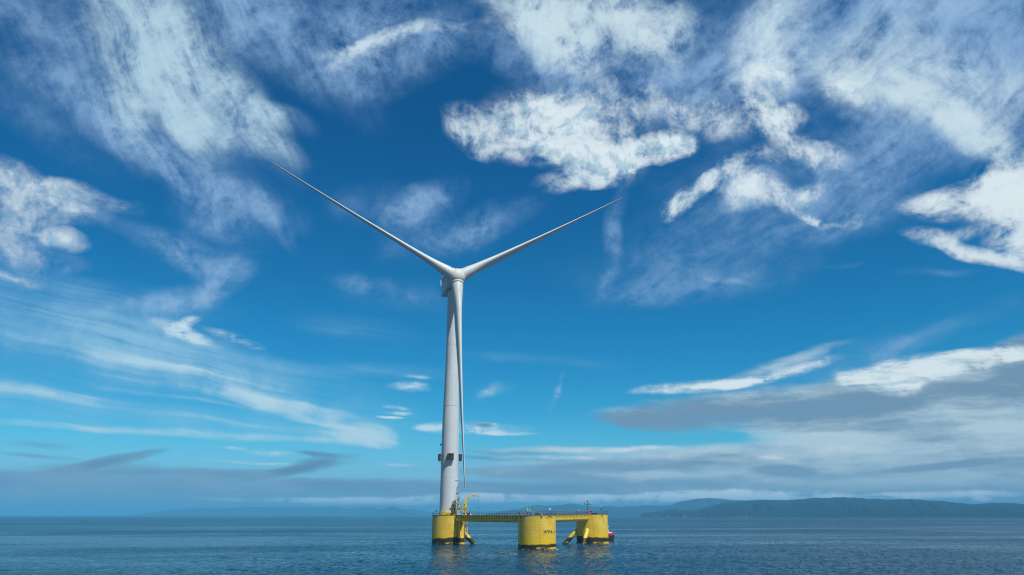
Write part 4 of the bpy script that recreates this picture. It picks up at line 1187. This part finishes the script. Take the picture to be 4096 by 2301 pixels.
lantern(around(C2, 53, RC - .8, DECK[2]), 'pale grey navigation lantern standing alone on the right half of the front column', 1.2, False)
lantern(along(C2, C3, (C3 - C2).length - 11.5, .8, DECK[3] - .1), 'navigation lantern on the walkway railing just left of the right column', .95, False)
lantern(around(C3, 45, RC - .8, DECK[3]), 'dark navigation lantern with a white aerial at the right edge of the far column', 1.2, True, True)

# deck gear of the front column
Z2 = DECK[2]
RY2 = Matrix.Rotation(toward_cam(C2) + R(90), 3, 'Z')
def P2(px, z, dd=0.0):
    a = toward_cam(C2); fw = Vector((math.cos(a), math.sin(a), 0)); rt = Vector((-fw.y, fw.x, 0))
    return C2 + rt * px + fw * dd + Vector((0, 0, z))
m_ = MB(); m_.box(P2(-3.0, Z2 + .16, 4.3), (1.35, .8, .06), RY2)
for dx in (-.58, 0, .58): m_.box(P2(-3.0 + dx, Z2 + .065, 4.3), (.14, .78, .12), RY2)
tag(m_.build('wooden_pallet', M_RUST), 'low dark pallet under the left of the two workers', 'pallet')
mf = base('mooring_stand', P2(2.9, Z2, 4.3), 'low black mooring stand at the right of the front column edge', 'stand')
m_ = MB(); m_.box(P2(2.9, Z2 + .33, 4.6), (1.4, .12, .1), RY2); m_.box(P2(2.25, Z2 + .14, 4.6), (.12, .12, .28), RY2); m_.box(P2(3.55, Z2 + .14, 4.6), (.12, .12, .28), RY2); put(m_, 'frame_bar', M_DARK, mf)
m_ = MB(); m_.tube([P2(3.35, Z2 + .4, 4.6), P2(3.35, Z2 + .62, 4.6)], .1, 10); m_.tube([P2(3.15, Z2 + .66, 4.6), P2(3.55, Z2 + .66, 4.6)], .07, 8); put(m_, 'handwheel', M_DARK, mf)
wn = base('chain_winch', P2(.1, Z2, 3.2), 'grey chain winch in the middle of the front column deck', 'winch')
m_ = MB(); m_.box(P2(.1, Z2 + .12, 3.2), (1.5, .9, .22), RY2, .03); m_.box(P2(-.5, Z2 + .5, 3.2), (.16, .7, .6), RY2); m_.box(P2(.7, Z2 + .5, 3.2), (.16, .7, .6), RY2); put(m_, 'bed', M_GREY, wn)
m_ = MB(); m_.tube([P2(-.42, Z2 + .55, 3.2), P2(.62, Z2 + .55, 3.2)], .26, 16); put(m_, 'drum', M_DARK, wn)
m_ = MB(); m_.tube([P2(-.85, Z2 + .55, 3.2), P2(-.58, Z2 + .55, 3.2)], .17, 12); put(m_, 'motor', M_GREY, wn)
def bollard(p, label):
    e = base('bollard', p, label, 'bollard', 'bollards on the front column')
    m2 = MB(); m2.lathe([(.2, 0), (.2, .05), (.11, .08), (.10, .36), (.17, .40), (.17, .47), (.06, .5)], 14, c=p); put(m2, 'post', M_DARK, e)
    m2 = MB(); m2.tube([p + Vector((-.22, 0, .3)), p + Vector((.22, 0, .3))], .035, 6); put(m2, 'cross_pin', M_DARK, e)
bollard(P2(-1.4, Z2, 4.2), 'black bollard just right of the two workers')
bollard(P2(1.05, Z2, 4.6), 'black bollard beside the yellow post near the deck edge')
m_ = MB(); m_.lathe([(.16, 0), (.16, .04), (.10, .07), (.10, .55), (.13, .58), (.05, .64)], 14, c=P2(1.45, Z2, 4.9)); m_.box(P2(1.45, Z2 + .5, 4.9), (.4, .1, .08), RY2)
tag(m_.build('yellow_post', M_YEL), 'short yellow post at the front edge above the rust streak', 'post')
m_ = MB(); m_.box(around(C3, 14, RC - 1.6, DECK[3] + .28), (.7, 2.0, .4), Matrix.Rotation(toward_cam(C3) + R(14), 3, 'Z'), .06); m_.box(around(C3, 14, RC - 1.6, DECK[3] + .05), (.5, 1.6, .1), Matrix.Rotation(toward_cam(C3) + R(14), 3, 'Z'))
tag(m_.build('deck_locker', M_DARK), 'long low dark locker right of the red buoy on the far column', 'locker')
m_ = MB(); q = around(C3, -26, RC - 1.2, DECK[3]); m_.lathe([(.28, 0), (.28, .06), (.15, .1), (.14, .5), (.24, .55), (.24, .66), (.1, .7)], 14, c=q); m_.tube([q + Vector((-.1, 0, .5)), q + Vector((-.5, 0, .75)), q + Vector((-.55, 0, 1.05))], .08, 8)
tag(m_.build('hose_reel', M_DARK), 'black hose reel at the foot of the tall grey mast', 'hose reel')

# ------------------------------------------------------------------ people
def person(p, face, label, vest=True, cap=M_WHITE, lean=0.0, arms='down', top=M_JACKET, trousers=M_NAVY, h=1.78):
    e = tag(empty('person', p, face), label, 'person', 'workers on the platform')
    k = h / 1.78
    V, E, Rd = [], [], []
    def add(co, r, par=None):
        V.append((co[0] * k, (co[1] + lean * max(co[2] - .9, 0)) * k, co[2] * k)); Rd.append(r * k)
        if par is not None: E.append((par, len(V) - 1))
        return len(V) - 1
    pel = add((0, 0, .97), .145); sp = add((0, 0, 1.14), .135, pel); ch = add((0, .01, 1.34), .155, sp); nk0 = add((0, .0, 1.47), .085, ch); nk = add((0, .01, 1.53), .056, nk0)
    hd = add((0, .03, 1.62), .082, nk); ht = add((0, .02, 1.72), .078, hd); add((0, .115, 1.615), .018, hd)
    for s in (-1, 1):
        sh = add((s * .17, 0, 1.42), .066, ch)
        if arms == 'down' or (arms == 'hip' and s < 0):
            el_ = add((s * .25, -.02, 1.15), .048, sh); wr = add((s * .25, .10, .93), .034, el_); fd = (0, .35, -1)
        elif arms == 'front' or arms == 'hip':
            el_ = add((s * .25, .02, 1.16), .048, sh); wr = add((s * .12, .24, 1.10), .034, el_); fd = (-s * .8, .6, 0)
        else:
            el_ = add((s * .24, .20, 1.25), .048, sh); wr = add((s * .18, .42, 1.18), .034, el_); fd = (0, 1, -.1)
        fv = Vector(fd).normalized(); w = Vector((V[wr][0] / k, V[wr][1] / k - lean * max(V[wr][2] / k - .9, 0), V[wr][2] / k))
        pm = add(w + fv * .075, .036, wr)
        sv = Vector((s, 0, 0)) if abs(fv.x) < .6 else Vector((0, 0, 1)); sv = (sv - fv * sv.dot(fv)).normalized()
        for i, L in enumerate((.070, .082, .076, .058)):
            f0 = w + fv * .09 + sv * (i - 1.5) * .019
            a = add(f0 + fv * L * .5, .0095, pm); add(f0 + fv * L + Vector((0, .012, 0)), .0085, a)
        t0 = add(w + fv * .05 - sv * .038, .011, wr); add(w + fv * .085 - sv * .058, .0095, t0)
        hp = add((s * .09, 0, .90), .098, pel); kn = add((s * .105, .02, .50), .066, hp); an = add((s * .11, -.01, .095), .048, kn); add((s * .12, .15, .04), .040, an)
    me = bpy.data.meshes.new('body'); me.from_pydata(V, E, [])
    ob = bpy.data.objects.new('body', me); COL.objects.link(ob)
    sk = ob.modifiers.new('skin', 'SKIN'); sk.use_smooth_shade = True
    for sv_, r in zip(me.skin_vertices[0].data, Rd): sv_.radius = (r, r * .92)
    me.skin_vertices[0].data[pel].use_root = True
    sd = ob.modifiers.new('sub', 'SUBSURF'); sd.levels = sd.render_levels = 1
    dg = bpy.context.evaluated_depsgraph_get(); dg.update()
    m2 = bpy.data.meshes.new_from_object(ob.evaluated_get(dg)); m2.name = 'body'
    bpy.data.objects.remove(ob); bpy.data.meshes.remove(me)
    m2.materials.clear()
    for mm in (top, trousers, M_SKIN, M_DARK): m2.materials.append(mm)
    for pl in m2.polygons:
        c_ = pl.center / k
        hand = any((Vector(V[i]) / k - c_).length < .10 for i, r in enumerate(Rd) if r / k < .012 and V[i][2] / k < 1.5)
        pl.material_index = 2 if (c_.z > 1.50 or hand) else 0 if (c_.z > .93 or abs(c_.x) > .19) else 3 if c_.z < .10 else 1
        pl.use_smooth = True
    b_ = link('body', m2, None, e)
    yl = lambda z: lean * max(z - .9, 0) * k
    hm_ = MB(); hm_.lathe([(.15, 1.655), (.152, 1.675), (.128, 1.685), (.122, 1.74), (.095, 1.80), (.05, 1.835), (.01, 1.845)], 18)
    bmesh.ops.scale(hm_.bm, vec=(k, k * 1.12, k), verts=hm_.bm.verts[:]); shift(hm_, Vector((0, .025 * k + yl(1.7), 0)))
    hm_.build('helmet', cap, e)
    if vest:
        vs = MB()
        vs.loft([[(.185 * w_ * k * math.cos(a), (.165 * w_ * math.sin(a) + .005) * k + yl(z), z * k) for a in np.linspace(0, 2 * math.pi, 19)[:-1]] for w_, z in ((.98, .96), (.96, 1.12), (1.06, 1.30), (1.02, 1.40), (.62, 1.475))])
        vs.build('hi_vis_vest', M_HIVIS, e)
    return e
fc = lambda c, d: toward_cam(c) + R(d) - R(90)
person(P2(-2.82, Z2 + .19, 4.3), fc(C2, 60), 'worker with white helmet and yellow vest standing on the low pallet', True, h=1.72, arms='hip')
person(P2(-2.05, Z2, 4.2), fc(C2, -40), 'worker with white helmet and bright yellow vest over dark trousers, right of the pair', True, h=1.84, arms='front')
person(P1(7.35, Z1, 2.7), fc(C1, 70), 'worker in dark clothes and yellow vest behind the red bin by the walkway', True, cap=M_DARK, lean=.25, arms='reach', h=1.75)
person(P1(5.45, Z1 + .0, 4.3), fc(C1, -60), 'worker with yellow vest reaching inside the yellow steel frame', True, cap=M_WHITE, lean=.3, arms='reach', h=1.72)

# ------------------------------------------------------------------ work boat behind the right column
bo = Vector((35.7, 322.0, 0))
bt = base('work_boat', bo, 'red work boat with white wheelhouse half hidden behind the right yellow column', 'boat')
def hull_ring(x, hw, z0, z1): return [(x, -hw, z1), (x, -hw * .96, (z0 + z1) / 2), (x, -hw * .55, z0), (x, hw * .55, z0), (x, hw * .96, (z0 + z1) / 2), (x, hw, z1)]
m_ = MB(); m_.loft([hull_ring(-7, 2.2, -.9, 1.9), hull_ring(-5, 2.6, -1.2, 1.75), hull_ring(0, 2.7, -1.3, 1.65), hull_ring(3, 2.5, -1.2, 1.75), hull_ring(4.9, 1.9, -1.0, 1.95), hull_ring(5.6, 1.2, -.6, 2.0)])
hl = m_.build('hull', M_REDP, bt)
m_ = MB(); m_.loft([[(x, sy * hw, z) for sy, z in ((-1, z0), (-1, z0 + .85), (1, z0 + .85), (1, z0))] for x, hw, z0 in ((-7, 2.25, 1.95), (0, 2.75, 1.72), (3, 2.55, 1.82), (4.95, 1.95, 2.02), (5.65, 1.25, 2.08))])
for f in m_.bm.faces: f.smooth = False
m_.build('bulwark', M_REDP, hl)
for k in range(5):
    m_ = MB(); z = .55 + k * .32
    m_.tube([(2.9, -2.62, z), (4.6, -2.2, z), (5.75, -1.2, z + .05), (5.85, 0, z + .05), (5.75, 1.2, z + .05), (4.6, 2.2, z)], .15, 8); m_.build('bow_fender', M_RUBBER, hl)
m_ = MB(); m_.tube([(-7, -2.3, 1.66), (0, -2.80, 1.42), (3, -2.62, 1.5)], .16, 8); m_.build('rubbing_strake', M_RUBBER, hl)
m_ = MB(); m_.loft([[(-3.6 + dx, -1.5 + t, z), (1.9 - t2, -1.5 + t, z), (1.9 - t2, 1.5 - t, z), (-3.6 + dx, 1.5 - t, z)] for z, t, t2, dx in ((1.4, 0, 0, 0), (3.2, 0, 0, 0), (3.22, .15, .35, .2), (5.1, .25, .6, .3))])
for f in m_.bm.faces: f.smooth = False
wh = m_.build('wheelhouse', M_WHITE, bt, (2.1, 0, 0))
m_ = MB()
for x in (-2.6, -1.3, .2): m_.box((x, -1.345, 4.2), (.8, .12, .95))
m_.box((.42, -1.4, 2.7), (.5, .26, 1.5)); m_.box((1.42, 0, 4.2), (.12, 2.0, .9))
islands(m_, 'window', M_GLASS, wh)
m_ = MB(); m_.box((-1.0, 0, 5.2), (4.7, 3.1, .2), None, .06); m_.box((1.4, 0, 5.4), (.7, 1.2, .4), None, .1); m_.build('roof', M_WHITE, wh)
m_ = MB(); m_.tube([(-1.5, 0, 5.2), (-1.5, 0, 7.2)], .08, 8); m_.tube([(-1.5, -.8, 6.3), (-1.5, .8, 6.3)], .05, 6); m_.build('mast', M_WHITE, bt)
m_ = MB(); m_.lathe([(.5, 2.0), (.55, 2.3), (.55, 3.0), (.3, 3.25), (.05, 3.3)], 16, c=(4.6, -.5, 0)); m_.build('deck_winch', M_WHITE, bt)
m_ = MB()
for x, hw in ((4.2, 2.2), (4.7, 2.0), (5.1, 1.8), (5.5, 1.3)): m_.tube([(x, -hw, 2.7), (x, -hw, 3.25)], .035, 6)
m_.tube([(4.2, -2.2, 3.25), (4.7, -2.0, 3.25), (5.1, -1.8, 3.25), (5.5, -1.3, 3.25)], .035, 6); m_.build('railing', M_RAIL, bt)
